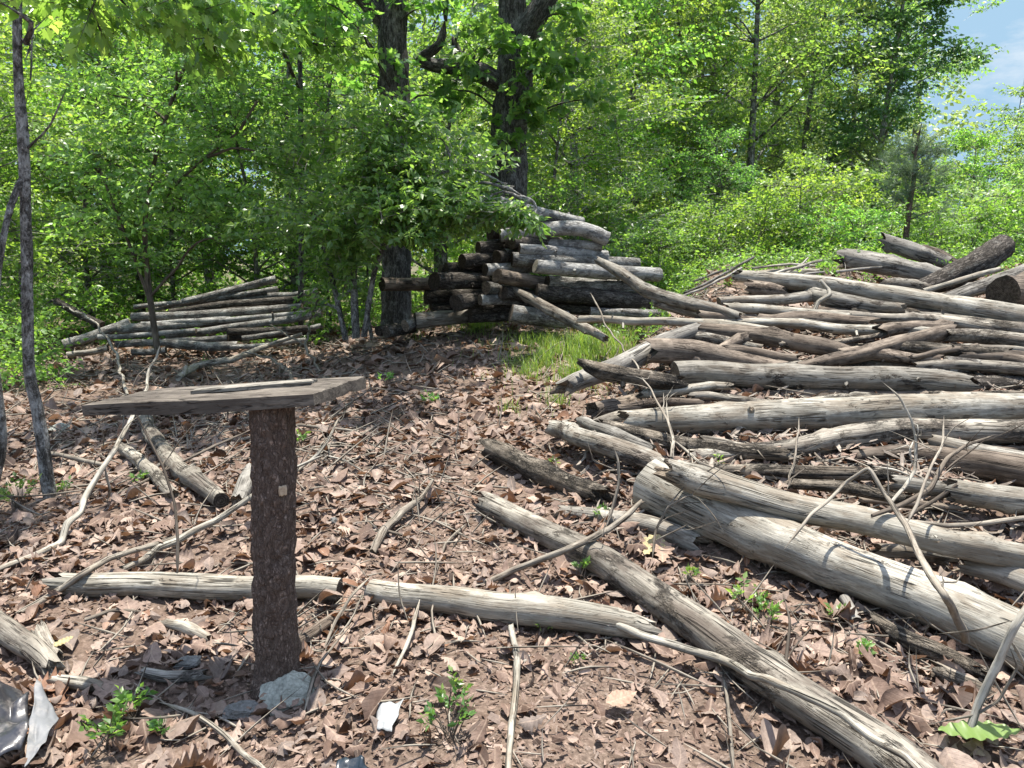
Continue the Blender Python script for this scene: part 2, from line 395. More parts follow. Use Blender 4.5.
M['bark_dark'] = barkm('dark_rough_bark', (.08, .07, .06), (.25, .222, .19), (.33, .33, .30), (.56, .70))
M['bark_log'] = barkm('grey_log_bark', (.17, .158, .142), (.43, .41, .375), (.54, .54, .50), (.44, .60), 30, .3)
M['bark_pale'] = barkm('pale_smooth_bark', (.22, .215, .20), (.50, .495, .47), (.09, .085, .078), (.50, .56), 14, .5, 60, .2, .85)
M['bark_post'] = barkm('post_bark', (.17, .122, .098), (.37, .285, .235), None, scale=30, long=.62, fine=70, var=.05, flat=.0, plates=52)
M['bark_oak'] = barkm('oak_bark', (.095, .09, .082), (.30, .285, .26), (.42, .43, .41), (.48, .66), 24, .22, 60)
M['bark_young'] = barkm('young_tree_bark', (.13, .12, .105), (.46, .44, .40), (.62, .62, .59), (.48, .58), 45, .6, 60, .2, .0)
M['end'] = endm('cut_log_end', (.16, .127, .092), (.29, .24, .185))
M['end_dark'] = endm('old_shaded_log_end', (.055, .045, .036), (.13, .108, .085))  # old and rotten ends; on the stack's left ends, shade put into colour
M['end_pale'] = endm('pale_log_end', (.25, .23, .19), (.37, .34, .285))
G = {
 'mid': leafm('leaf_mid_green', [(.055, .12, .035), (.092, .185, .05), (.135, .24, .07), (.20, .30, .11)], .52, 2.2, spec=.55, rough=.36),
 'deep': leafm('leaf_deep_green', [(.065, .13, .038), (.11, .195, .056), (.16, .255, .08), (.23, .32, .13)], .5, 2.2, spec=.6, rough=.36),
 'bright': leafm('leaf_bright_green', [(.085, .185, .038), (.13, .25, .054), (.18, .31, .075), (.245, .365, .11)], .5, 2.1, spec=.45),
 'pale': leafm('leaf_pale_green', [(.12, .205, .075), (.17, .26, .10), (.22, .31, .13), (.29, .37, .19)], .48, 2.0, spec=.5),  # far trees take this colour to carry distance haze
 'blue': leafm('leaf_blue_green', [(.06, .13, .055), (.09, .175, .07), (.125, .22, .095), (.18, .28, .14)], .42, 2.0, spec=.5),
 'needle': leafm('pine_needles', [(.055, .10, .07), (.09, .14, .098), (.125, .18, .13)], .25),
 'grass': leafm('grass_blade', [(.10, .19, .035), (.15, .25, .055), (.21, .31, .085), (.32, .34, .15)], .45),
}
# ------------------------------------------------------------------ ground
def ground_mat():
    t = NT('forest_floor'); v = t.n('ShaderNodeTexCoord').outputs['Object']
    a = t.noise(v, 7, 8, .7); b = t.noise(v, 45, 6, .7); c = t.noise(v, .5, 4)
    vo = t.n('ShaderNodeTexVoronoi', Scale=16.0); t.l(v, vo.inputs['Vector']); sp = t.n('ShaderNodeSeparateColor'); t.l(vo.outputs['Color'], sp.inputs[0])
    col = t.ramp(b, [(.28, (.03, .022, .017)), (.5, (.12, .09, .07)), (.7, (.26, .20, .16))])
    col = t.mix(t.math('MULTIPLY', sp.outputs[0], .4), col, (.16, .11, .085))
    col = t.mix(t.ramp(a, [(.5, 0.0), (.72, .55)]), col, (.07, .05, .036))
    sep = t.n('ShaderNodeSeparateXYZ'); t.l(v, sep.inputs[0])
    far = t.ramp(t.math('DIVIDE', sep.outputs[1], 40.0), [(.30, 0.0), (.5, .75)])
    col = t.mix(t.math('MULTIPLY', far, t.ramp(c, [(.4, .2), (.6, 1.0)])), col, (.05, .085, .022))
    t.surf(col, .95, t.bump(t.math('ADD', b, t.math('MULTIPLY', sp.outputs[1], .5)), .8, .02), .1); return t.m
def axis_pts(lo, hi, step, far, n):
    a = np.arange(lo, hi + 1e-6, step); g = np.geomspace(step, far, n)
    return np.concatenate([lo - np.cumsum(g)[::-1], a, hi + np.cumsum(g)])
gx = axis_pts(-9, 9, .09, 45, 34); gy = axis_pts(.2, 14.5, .09, 45, 34)
GX, GY = np.meshgrid(gx, gy); GZ = terr(GX, GY)
nx, ny = len(gx), len(gy); ii = np.arange(ny - 1)[:, None] * nx + np.arange(nx - 1)[None, :]
gme = mesh_np('ground', np.stack([GX, GY, GZ], -1).reshape(-1, 3), [(np.stack([ii, ii + 1, ii + nx + 1, ii + nx], -1).reshape(-1, 4), 0)], [ground_mat()])
tag(link('ground', gme), kind='structure')

# ------------------------------------------------------------------ fallen leaves
def litter_mat(name, cols, trans=.12):
    t = NT(name); a = t.attr('rnd').outputs['Fac']; lc = t.attr('lc').outputs['Vector']
    col = t.ramp(a, [(i / (len(cols) - 1), c) for i, c in enumerate(cols)])
    s = t.n('ShaderNodeSeparateXYZ'); t.l(lc, s.inputs[0])
    mid = t.ramp(t.math('ABSOLUTE', s.outputs[0]), [(.012, 1.0), (.03, 0.0)])
    col = t.mix(t.math('MULTIPLY', mid, .35), col, (.42, .32, .24))
    vein = t.ramp(t.math('ABSOLUTE', t.math('SINE', t.math('ADD', t.math('MULTIPLY', s.outputs[1], 26.0), t.math('MULTIPLY', t.math('ABSOLUTE', s.outputs[0]), -22.0)))), [(0.0, 1.0), (.22, 0.0)])
    g = t.n('ShaderNodeNewGeometry'); n = t.noise(g.outputs['Position'], 60, 5, .65)
    col = t.mix(t.ramp(n, [(.40, .0), (.66, .55)]), col, t.mix(1.0, col, .45, 'MULTIPLY'))
    p = t.surf(col, .62, t.bump(t.math('ADD', t.math('MULTIPLY', vein, -.5), n), .5, .004), .22)
    tr = t.n('ShaderNodeBsdfTranslucent'); t.l(t.mix(1.0, col, (1.5, 1.05, .7), 'MULTIPLY'), tr.inputs['Color'])
    mx = t.n('ShaderNodeMixShader'); mx.inputs[0].default_value = trans
    t.l(p.outputs[0], mx.inputs[1]); t.l(tr.outputs[0], mx.inputs[2]); t.l(mx.outputs[0], t.out.inputs[0]); return t.m
LIT = [(.028, .018, .013), (.068, .044, .033), (.125, .082, .061), (.185, .128, .099), (.255, .185, .147), (.165, .132, .111), (.38, .288, .228), (.19, .102, .062)]
M['litter'] = litter_mat('dead_leaf', LIT)
lr = np.random.RandomState(4)
W_OAK = np.array([.02, .13, .10, .24, .14, .33, .20, .40, .27, .30, .16, .0])
W_CHE = np.array([.02, .10, .15, .19, .21, .23, .22, .21, .18, .13, .07, .0])
W_BEE = np.array([.02, .16, .23, .29, .31, .32, .30, .26, .20, .13, .06, .0])
def leaf_tmpl(W, n=12):
    k = np.linspace(0, len(W) - 1, n); wd = np.interp(k, np.arange(len(W)), W); y = np.linspace(0, 1, n) - .45
    V = np.stack([np.stack([-wd, y + .02 * (wd > .2), 0 * y], -1), np.stack([0 * y, y, 0 * y], -1), np.stack([wd, y + .02 * (wd > .2), 0 * y], -1)], 1).reshape(-1, 3)
    i = np.arange(n - 1) * 3
    F = np.vstack([np.stack([i, i + 1, i + 4, i + 3], -1), np.stack([i + 1, i + 2, i + 5, i + 4], -1)])
    return V, F
def scatter_leaves(acc, X, Y, size, tmpl, rng, tilt=.55, lift=.03, curl=1.0, rnd=None):
    V0, F0 = tmpl; N = len(X); k = len(V0)
    v = np.repeat(V0[None], N, 0).copy()
    asym = 1 + .18 * rng.randn(N, 1); v[..., 0] *= asym
    c1 = np.clip(rng.normal(.7, .9, (N, 1)), -1.2, 1.9) * curl; c2 = np.clip(rng.normal(.25, .7, (N, 1)), -1.1, 1.4) * curl; tw = np.clip(rng.normal(0, .55, (N, 1)), -1, 1) * curl
    x, y = v[..., 0].copy(), v[..., 1].copy()
    cr = vnoise(x * 5 + rng.rand(N, 1) * 90, y * 5, rng.rand(N, 1) * 40, 2) * .07 * curl
    v[..., 2] = c1 * x * x * 1.4 + c2 * y * y * .55 + tw * x * y + cr + np.abs(x) * rng.normal(.15, .25, (N, 1))
    v[..., 0] = x * (1 - .22 * np.clip(np.abs(c1), 0, 2)); v[..., 1] = y * (1 - .08 * np.clip(np.abs(c2), 0, 2))
    bx = rng.normal(0, .13, (N, 1)); v[..., 0] += bx * (y * y) * 2
    lc = np.stack([x, y, 0 * x], -1)
    c1 = None; az = rng.rand(N) * 6.283; tx, ty = np.clip(rng.normal(0, tilt, N), -.62, .62), np.clip(rng.normal(0, tilt, N), -.62, .62)
    flip = np.where(rng.rand(N) < .5, math.pi, 0); tx = tx + flip
    cx, sx, cy, sy, cz, sz = np.cos(tx), np.sin(tx), np.cos(ty), np.sin(ty), np.cos(az), np.sin(az)
    Rm = np.zeros((N, 3, 3))
    Rx = np.zeros((N, 3, 3)); Rx[:, 0, 0] = 1; Rx[:, 1, 1] = cx; Rx[:, 1, 2] = -sx; Rx[:, 2, 1] = sx; Rx[:, 2, 2] = cx
    Ry = np.zeros((N, 3, 3)); Ry[:, 1, 1] = 1; Ry[:, 0, 0] = cy; Ry[:, 0, 2] = sy; Ry[:, 2, 0] = -sy; Ry[:, 2, 2] = cy
    Rz = np.zeros((N, 3, 3)); Rz[:, 2, 2] = 1; Rz[:, 0, 0] = cz; Rz[:, 0, 1] = -sz; Rz[:, 1, 0] = sz; Rz[:, 1, 1] = cz
    Rm = Rz @ Ry @ Rx
    v = np.einsum('nij,nkj->nki', Rm, v) * size[:, None, None]
    base = np.stack([X, Y, terr(X, Y)], -1)
    lo = v[..., 2].min(1)
    base[:, 2] += -lo * rng.uniform(.25, .95, N) + rng.rand(N) * lift - .004
    v = v + base[:, None, :]
    F = (F0[None] + (np.arange(N) * k)[:, None, None]).reshape(-1, F0.shape[1])
    r = rng.rand(N) if rnd is None else rnd
    acc.add(v.reshape(-1, 3), [(F, 0)], lc=lc.reshape(-1, 3), rnd=np.repeat(np.clip(r, 0, 1), k))
def area_pts(n, y0, y1, rng, k=.78, pad=1.0):
    Y = np.sqrt(rng.uniform((y0 + 1.2) ** 2, (y1 + 1.2) ** 2, n)) - 1.2
    X = rng.uniform(-1, 1, n) * (k * Y + pad); return X, Y
def bare(X, Y):
    """how bare the trodden strip is: leaves are ground to crumbs there"""
    b = np.zeros(len(X))
    for px, py, r, k in ((600, 715, .42, .85), (500, 745, .38, .7), (690, 745, .3, .6), (455, 545, .26, .85), (520, 590, .2, .5), (330, 745, .25, .4), (540, 660, .25, .5), (425, 690, .2, .4), (210, 715, .2, .5)):
        c, _ = onG(px, py); b = np.maximum(b, min(.96, k * 1.15) * np.exp(-((X - c[0]) ** 2 + (Y - c[1]) ** 2) / (r * 1.3) ** 2))
    return b
A = Acc()
for n, y0, y1, sz, st in ((6600, 1.1, 4.2, (.076, .026), 12), (6000, 1.1, 4.2, (.05, .018), 10), (11500, 4.2, 7.4, (.08, .026), 8), (17000, 7.4, 15, (.10, .03), 5)):
    X, Y = area_pts(n, y0, y1, lr); keep = (lr.rand(n) > bare(X, Y)) & ~((X > 1.1) & (Y > 8.3) & (lr.rand(n) < .8)) & ~((Y > 11.5) & (lr.rand(n) < .5)) & (lr.rand(n) < .5 + .6 * sst(-.55, .1, vnoise(X * 1.7, Y * 1.7, 0, 33))); X, Y = X[keep], Y[keep]
    S = np.clip(sz[0] * .95 * np.exp(lr.normal(0, .42, len(X))), sz[0] * .35, sz[0] * 2.1)
    # big leaves caught among the near right-hand logs
    big = (X > .45) & (Y < 3.6) & (lr.rand(len(X)) < .42); S[big] *= 1.4; S = np.minimum(S, .155 if y0 < 4 else .2)
    rv = np.clip(lr.beta(2.2, 2.0, len(X)) + .16 * vnoise(X * 1.3, Y * 1.3, 0, 21), 0, 1)
    kind = lr.rand(len(X))
    for W, lo, hi in ((W_OAK, 0, .34), (W_CHE, .34, .56), (W_BEE, .56, 1.01)):
        q = (kind >= lo) & (kind < hi)
        scatter_leaves(A, X[q], Y[q], S[q], leaf_tmpl(W, st), lr, .36, .026, 1.05, rv[q])
tag(link('leaf_litter', A.mesh('leaf_litter', [M['litter']], True)), kind='stuff')
# crumbs: broken leaf, bark and wood bits
A = Acc()
for n, y0, y1, sz in ((15000, 1.1, 3.6, .013), (13000, 3.6, 7.0, .02), (9000, 7, 13, .035)):
    X, Y = area_pts(n, y0, y1, lr); S = sz * np.exp(lr.normal(0, .45, n))
    T4 = (np.array([[-.4, -.7, 0], [.45, -.5, .12], [.38, .6, 0], [-.35, .75, .1]]), np.array([[0, 1, 2, 3]]))
    scatter_leaves(A, X, Y, S, T4, lr, .6, .016, .6, np.clip(lr.beta(2, 1.8, n), 0, 1))
# extra crumbs in the trodden strip
X, Y = area_pts(60000, 1.1, 5.2, lr); keep = lr.rand(len(X)) < bare(X, Y); X, Y = X[keep], Y[keep]
T4 = (np.array([[-.22, -.8, 0], [.25, -.7, .1], [.22, .8, 0], [-.2, .7, .1]]), np.array([[0, 1, 2, 3]]))
scatter_leaves(A, X, Y, .013 * np.exp(lr.normal(0, .5, len(X))), T4, lr, .45, .012, .5, np.clip(lr.beta(2.2, 1.5, len(X)) * .95, 0, 1))
tag(link('leaf_crumbs', A.mesh('leaf_crumbs', [M['litter']], False)), kind='stuff')
# shed bark and rotten splinters caught between the logs of the heap
M['shard'] = litter_mat('bark_shard', [(.05, .04, .032), (.11, .09, .072), (.20, .17, .14), (.30, .265, .22), (.16, .115, .082)], .0)
A = Acc(); n = 5200; Y = lr.uniform(3.7, 8.6, n); X = lr.uniform(.1, 1, n) * (.75 * Y + .6); q = (X > .12 + .30 * np.clip(Y - 4, 0, 9)) & (lr.rand(n) < .75); X, Y = X[q], Y[q]
SH = (np.array([[-.11, -.6, .02], [0, -.7, .06], [.10, -.5, .02], [-.13, 0, .02], [0, .02, .08], [.13, -.03, .02], [-.07, .55, .02], [.01, .75, .05], [.09, .5, .02]]), np.array([[0, 1, 4, 3], [1, 2, 5, 4], [3, 4, 7, 6], [4, 5, 8, 7]]))
scatter_leaves(A, X, Y, np.clip(.055 * np.exp(lr.normal(0, .55, len(X))), .02, .13), SH, lr, .32, .06, .5, np.clip(lr.beta(1.6, 1.6, len(X)), 0, 1))
tag(link('bark_debris', A.mesh('bark_debris', [M['shard']], False)), kind='stuff')
# thin twigs lying all over
A = Acc()
X, Y = area_pts(750, 1.2, 5.0, lr); X2, Y2 = area_pts(1900, 5, 12, lr); X, Y = np.concatenate([X, X2]), np.concatenate([Y, Y2])
# denser tangles of dead brush
for px, py, r, n in ((340, 455, .9, 230), (150, 370, 1.6, 160), (290, 350, 1.4, 130), (400, 520, .5, 60), (900, 500, .5, 70), (750, 480, .5, 60), (680, 400, .7, 50), (800, 350, 1.0, 90), (900, 330, 1.0, 90), (780, 430, .8, 60), (960, 430, .7, 50), (980, 380, .7, 40), (850, 300, .8, 60), (200, 430, 1.1, 230), (60, 430, .8, 110), (250, 385, 1.0, 120), (700, 640, .4, 40), (940, 660, .4, 60), (320, 640, .3, 50)):
    c, _ = onG(px, py); X = np.concatenate([X, c[0] + lr.randn(n) * r * .6]); Y = np.concatenate([Y, c[1] + lr.randn(n) * r * .6])
for i, (x, y) in enumerate(zip(X, Y)):
    L = float(np.clip(np.exp(lr.normal(-1.75, .55)), .05, .7)); a = lr.rand() * 6.283; k = lr.normal(0, .25)
    rise = abs(lr.normal(0, .10)) if lr.rand() < .4 else .0
    P = []
    if x > .7 and y > 3.6: rise *= .5; L *= 1.3
    for s in (-.5, 0, .5):
        xx = x + math.cos(a) * L * s - math.sin(a) * k * L * (s * s); yy = y + math.sin(a) * L * s + math.cos(a) * k * L * (s * s)
        P.append((xx, yy, float(terr(xx, yy)) + .02 + (s + .5) * rise))
    r = .0016 + .011 * L * lr.rand() + .0006 * y
    tube(A, P, [r, r * .85, r * .4], seg=4, step=max(.05, L / 5), lump=.1, ridge=0, seed=i % 50, e0='taper', e1='taper', crook=.006)
tag(link('twig_litter', A.mesh('twig_litter', [M['stick']] * 2, True)), kind='stuff')
# ------------------------------------------------------------------ foliage
LEAF5 = (np.array([[0, 0, 0], [-.27, .42, .07], [.27, .42, .07], [0, 1, -.06], [0, .45, 0]]), np.array([[0, 2, 4], [2, 3, 4], [0, 4, 1], [1, 4, 3]]))
LEAF4 = (np.array([[0, 0, 0], [.3, .45, .06], [0, 1, 0], [-.3, .45, .06]]), np.array([[0, 1, 2], [0, 2, 3]]))
_lob = np.array([(.05, .0), (.22, .10), (.30, .02), (.24, .24), (.46, .34), (.30, .42), (.38, .62), (.20, .60), (.12, .78), (0, 1.0)])
_lv = np.vstack([np.c_[_lob, np.abs(_lob[:, 0]) * .25], np.c_[_lob[-2::-1] * [-1, 1], np.abs(_lob[-2::-1, 0]) * .25], [[0, .35, 0]]])
LOBED = (_lv, np.array([[i, i + 1, len(_lv) - 1] for i in range(len(_lv) - 2)]))
def leaves(acc, P0, P1, M_, size, rng, tmpl=LEAF5, flat=.55, droop=.4, m=0, twig_m=None, twig_r=.004, ts=.2):
    """twigs P0->P1, each with M_ leaves set alternately in a loose, roughly level spray"""
    N = len(P0); d = P1 - P0; L = np.linalg.norm(d, axis=1, keepdims=True); dh = d / np.maximum(L, 1e-6)
    up = nrm(np.array([0, 0, 1.0]) + rng.normal(0, 1 - flat, (N, 3)) * 1.2)
    s = nrm(np.cross(dh, up)); up = np.cross(s, dh)
    t = np.linspace(ts, 1.0, M_)[None, :, None] + rng.normal(0, .03, (N, M_, 1))
    sg = np.where(np.arange(M_) % 2 == 0, 1.0, -1.0)[None, :, None] * rng.uniform(.5, 1.0, (N, M_, 1))
    sg[:, -1] *= .15
    pos = P0[:, None] + d[:, None] * t
    bow = (t * (1 - t)) * L[:, None] * .18
    pos = pos + up[:, None] * bow
    ld = nrm(dh[:, None] * .55 + s[:, None] * sg + rng.normal(0, .28, (N, M_, 3)) + np.array([0, 0, -droop]))
    ln = nrm(up[:, None] + rng.normal(0, .62, (N, M_, 3))); lx = nrm(np.cross(ld, ln)); ln = np.cross(lx, ld)
    sz = size * rng.uniform(.6, 1.25, (N, M_, 1, 1))
    T, F0 = tmpl; k = len(T)
    bend = 1 + rng.normal(0, .7, (N, M_, 1, 1))
    V = pos[:, :, None] + sz * (T[:, 0][None, None, :, None] * lx[:, :, None] + T[:, 1][None, None, :, None] * ld[:, :, None] + bend * (T[:, 2])[None, None, :, None] * ln[:, :, None])
    F = (F0[None] + (np.arange(N * M_) * k)[:, None, None]).reshape(-1, 3)
    r = np.clip(rng.normal(.45, .22, (N, M_)) + rng.normal(0, .12, (N, 1)), 0, 1)
    acc.add(V.reshape(-1, 3), [(F, m)], rnd=np.repeat(r.ravel(), k), lc=np.zeros((N * M_ * k, 3)))
    if twig_m is not None:
        w_ = s * twig_r; u_ = up * twig_r
        tv = np.stack([P0 + w_, P0 - w_, P0 + u_, P1 + w_ * .3, P1 - w_ * .3, P1 + u_ * .3], 1).reshape(-1, 3)
        b = (np.arange(N) * 6)[:, None]
        tf = np.vstack([b + np.array([[0, 1, 4, 3]]), b + np.array([[1, 2, 5, 4]]), b + np.array([[2, 0, 3, 5]])])
        acc.add(tv, [(tf, twig_m)], rnd=np.full(len(tv), .5), lc=np.tile(np.array([0, 0, .1]), (len(tv), 1)))
def blob(acc, c, rad, n, L, size, rng, anchor, **kw):
    q = nrm(rng.normal(0, 1, (n, 3))) * (rng.rand(n, 1) ** .45); q = np.asarray(c) + q * np.asarray(rad)
    d = q - np.asarray(anchor); d[:, 2] *= .35; d = nrm(nrm(d) + rng.normal(0, .45, (n, 3)) * [1, 1, .6] + [0, 0, .08])
    l = L * rng.uniform(.6, 1.3, (n, 1))
    leaves(acc, q - d * l * .5, q + d * l * .5, kw.pop('M_', 9), size, rng, **kw)

def gen_tree(seed, H, Rc, h0, nbr, tw=14, leaf=.11, M_=9, r0=.10, tmpl=LEAF4, L=.55, prof='tall', stems=1, lean=.03, dead=0, up=.35):
    """one whole tree in its own coordinates -> (trunk mesh with limbs, crown mesh)"""
    rng = np.random.RandomState(seed); T, Cn = Acc(), Acc()
    for k in range(stems):
        a0 = rng.rand() * 6.28; sp = 0 if stems == 1 else .32
        z = np.linspace(0, 1, 6); Hh = H * rng.uniform(.8, 1.0) if stems > 1 else H
        ph = rng.rand(2) * 6
        S = np.stack([np.cos(a0) * sp * Hh * z ** .8 + lean * H * np.sin(z * 3 + ph[0]) * z, np.sin(a0) * sp * Hh * z ** .8 + lean * H * np.sin(z * 2.6 + ph[1]) * z, Hh * z], -1)
        rr = r0 * (1 - z * .88) * (1 if stems == 1 else .6); rr[0] *= 1.25
        S[0, 2] = -.15
        Cc, rc, *_ = tube(T, S, rr, seg=9 if stems == 1 else 6, step=H / 14, lump=.10, ridge=.03, seed=seed + k, e1='taper')
        for b in range(max(1, nbr // stems)):
            f = (h0 + (Hh - h0) * ((b + rng.rand()) / max(1, nbr // stems)) ** .9) / Hh
            i = min(len(Cc) - 1, int(f * (len(Cc) - 1))); p = Cc[i]; g = (f - h0 / Hh) / max(.05, 1 - h0 / Hh)
            w_ = {'tall': math.sin(math.pi * min(1, g * .82 + .18)) ** .6, 'cone': 1.05 - g * .9, 'dome': math.sqrt(max(.05, 1 - g * g)), 'vase': .45 + .6 * g * (1.35 - g)}[prof]
            az = b * 2.4 + rng.rand() * .9 + a0; ln = Rc * w_ * rng.uniform(.6, 1.1); rise = rng.uniform(up - .3, up + .25)
            e = p + np.array([math.cos(az) * ln, math.sin(az) * ln, ln * rise]); mid = (p + e) / 2 + np.array([0, 0, ln * .10]) + rng.normal(0, .06 * ln, 3)
            tube(T, [p, mid, e], [max(.012, rc[i] * .45), max(.008, rc[i] * .25), .005], seg=5, step=ln / 5 + .05, lump=.08, ridge=0, seed=seed + b, e1='taper', crook=.03 * ln)
            if rng.rand() < dead: continue
            for q, wt in ((.5, .5), (.78, .8), (1.0, 1.0)):
                c = p + (mid - p) * min(1, q * 2) if q < .5 else mid + (e - mid) * (q * 2 - 1)
                c = c + rng.normal(0, .10 * ln, 3); n = max(2, int(tw * wt * (.5 + .5 * ln / Rc)))
                br = .20 * ln + .22
                blob(Cn, c, (br, br, br * .62), n, L, leaf, rng, p + (0, 0, -.1), M_=M_, tmpl=tmpl, twig_m=1, twig_r=.006)
    return T.mesh('trunk', [M['bark_young'], M['bark_young']]), Cn.mesh('crown', [G['mid'], M['bark_young']], False)
def plant_tree(proto, x, y, label, cat='tree', mat='mid', bark=None, s=1.0, rz=0.0, group=None, name='tree', sz=None, sink=.05, z=None):
    t, c = proto
    o = root_at(name, (x, y, (float(terr(x, y)) if z is None else z) - sink), label, cat, group); o.rotation_euler.z = rz; o.scale = (s, s, sz or s)
    for nm, me, mt, slot in (('trunk' if cat != 'shrub' else 'stem', t, bark, 0), ('crown' if cat != 'shrub' else 'foliage', c, G[mat], 0)):
        q = link(nm, me, o)
        if mt is not None:
            q.material_slots[0].link = 'OBJECT'; q.material_slots[0].material = mt
    return o
def px_x(px, Y):
    return (px - 512) / FPX * Y * 1.0

PR = {
 'tall1': gen_tree(11, 12.0, 3.0, 1.2, 46, 22, .115, 9, .13, L=.7),
 'tall2': gen_tree(12, 11.0, 2.5, 1.5, 42, 22, .108, 9, .11, L=.65, lean=.05),
 'slim': gen_tree(13, 9.0, 1.9, 1.0, 34, 18, .10, 9, .075, L=.6, lean=.05),
 'under': gen_tree(14, 5.2, 2.0, .7, 26, 22, .088, 9, .05, L=.5, prof='dome', lean=.08),
 'under2': gen_tree(15, 6.2, 1.8, .9, 28, 20, .085, 9, .045, L=.5, prof='tall', lean=.09),
 'shrub1': gen_tree(16, 2.4, 1.1, .15, 24, 16, .075, 9, .03, L=.36, prof='dome', stems=4),
 'shrub2': gen_tree(17, 1.9, 1.2, .1, 24, 16, .065, 10, .025, L=.34, prof='dome', stems=5),
 'sparse': gen_tree(18, 8.5, 2.3, 3.2, 28, 10, .12, 8, .07, L=.55, prof='dome', lean=.05, dead=.2, up=.6),
 'oak': gen_tree(19, 12.0, 3.2, 2.2, 44, 15, .16, 8, .15, L=.7, tmpl=LEAF4, up=.45),
 'column': gen_tree(20, 11.0, 1.75, 1.4, 44, 22, .14, 8, .13, L=.6, up=.6),
}
def tree(px, Y, kind, label, mat='mid', s=1.0, group=None, cat='tree', name=None, bark=None, sz=None, sink=.05):
    nm = name or ('shrub' if cat == 'shrub' else 'tree')
    return plant_tree(PR[kind], px_x(px, Y), Y, label, cat, mat, bark, s, (px * 1.7 + Y) % 6.28, group, nm, sz, sink)

# --- right-hand side: the sunlit edge of the wood behind the log heap
g1, g2, g3, g4 = 'trees along the sunny wood edge', 'bright shrubs behind the log heap', 'trees deep in the wood', 'young trees in the shady understory'
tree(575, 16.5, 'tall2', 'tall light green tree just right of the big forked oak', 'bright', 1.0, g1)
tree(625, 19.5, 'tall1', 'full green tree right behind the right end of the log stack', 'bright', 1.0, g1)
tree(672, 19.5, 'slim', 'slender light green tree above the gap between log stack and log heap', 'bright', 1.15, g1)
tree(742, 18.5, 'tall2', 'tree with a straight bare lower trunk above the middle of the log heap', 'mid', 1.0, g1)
tree(706, 23.0, 'tall1', 'tall pale green tree just left of the straight bare trunk', 'pale', 1.0, g1)  # haze of distance put into the leaf colour, here and on the next
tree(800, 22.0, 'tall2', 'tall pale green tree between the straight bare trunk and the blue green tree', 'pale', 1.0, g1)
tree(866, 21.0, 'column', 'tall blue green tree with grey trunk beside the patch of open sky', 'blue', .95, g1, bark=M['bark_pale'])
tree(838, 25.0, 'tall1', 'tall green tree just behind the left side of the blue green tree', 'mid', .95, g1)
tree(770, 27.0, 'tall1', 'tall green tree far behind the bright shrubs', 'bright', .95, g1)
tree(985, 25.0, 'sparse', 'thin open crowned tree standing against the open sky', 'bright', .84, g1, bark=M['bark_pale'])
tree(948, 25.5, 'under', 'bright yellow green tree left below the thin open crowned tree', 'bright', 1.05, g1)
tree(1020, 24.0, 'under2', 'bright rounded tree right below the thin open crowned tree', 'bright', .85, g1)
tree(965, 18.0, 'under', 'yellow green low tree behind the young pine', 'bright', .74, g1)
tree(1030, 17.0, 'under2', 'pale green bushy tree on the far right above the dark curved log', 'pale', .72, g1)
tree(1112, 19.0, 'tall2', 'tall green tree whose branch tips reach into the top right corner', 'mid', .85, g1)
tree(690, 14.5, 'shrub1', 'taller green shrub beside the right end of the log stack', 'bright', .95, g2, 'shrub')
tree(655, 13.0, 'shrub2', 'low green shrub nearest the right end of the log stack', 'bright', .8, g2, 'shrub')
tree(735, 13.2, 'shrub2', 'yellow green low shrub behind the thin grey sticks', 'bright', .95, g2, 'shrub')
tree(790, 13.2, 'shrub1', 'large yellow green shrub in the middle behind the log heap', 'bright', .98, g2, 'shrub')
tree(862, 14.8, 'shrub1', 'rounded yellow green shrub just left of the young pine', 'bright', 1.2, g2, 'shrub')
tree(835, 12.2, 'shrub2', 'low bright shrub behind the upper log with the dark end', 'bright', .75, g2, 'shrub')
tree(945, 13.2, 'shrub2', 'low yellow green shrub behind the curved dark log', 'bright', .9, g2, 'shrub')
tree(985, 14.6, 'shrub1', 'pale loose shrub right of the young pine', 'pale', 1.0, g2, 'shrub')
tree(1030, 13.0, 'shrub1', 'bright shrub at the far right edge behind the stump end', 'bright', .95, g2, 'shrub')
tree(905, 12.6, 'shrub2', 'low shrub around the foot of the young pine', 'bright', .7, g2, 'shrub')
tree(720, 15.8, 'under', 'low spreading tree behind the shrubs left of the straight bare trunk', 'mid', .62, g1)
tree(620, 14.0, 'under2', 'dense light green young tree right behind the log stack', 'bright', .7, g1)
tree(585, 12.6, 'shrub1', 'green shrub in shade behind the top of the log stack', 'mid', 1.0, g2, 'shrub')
# --- left-hand side: the shaded wood
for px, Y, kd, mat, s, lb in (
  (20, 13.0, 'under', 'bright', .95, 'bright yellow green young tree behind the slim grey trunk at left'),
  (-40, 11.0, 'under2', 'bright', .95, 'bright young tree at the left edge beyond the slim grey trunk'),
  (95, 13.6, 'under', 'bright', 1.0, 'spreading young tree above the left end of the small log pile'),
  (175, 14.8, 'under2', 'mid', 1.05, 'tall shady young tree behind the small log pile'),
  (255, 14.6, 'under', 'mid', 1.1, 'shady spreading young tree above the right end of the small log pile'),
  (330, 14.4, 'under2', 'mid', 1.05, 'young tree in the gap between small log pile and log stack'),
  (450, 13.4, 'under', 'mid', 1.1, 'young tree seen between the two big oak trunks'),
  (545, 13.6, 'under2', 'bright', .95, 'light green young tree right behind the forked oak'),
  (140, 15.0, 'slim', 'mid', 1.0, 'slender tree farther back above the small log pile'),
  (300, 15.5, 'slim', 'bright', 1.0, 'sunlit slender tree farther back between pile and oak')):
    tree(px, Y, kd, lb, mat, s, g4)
rt = np.random.RandomState(8)
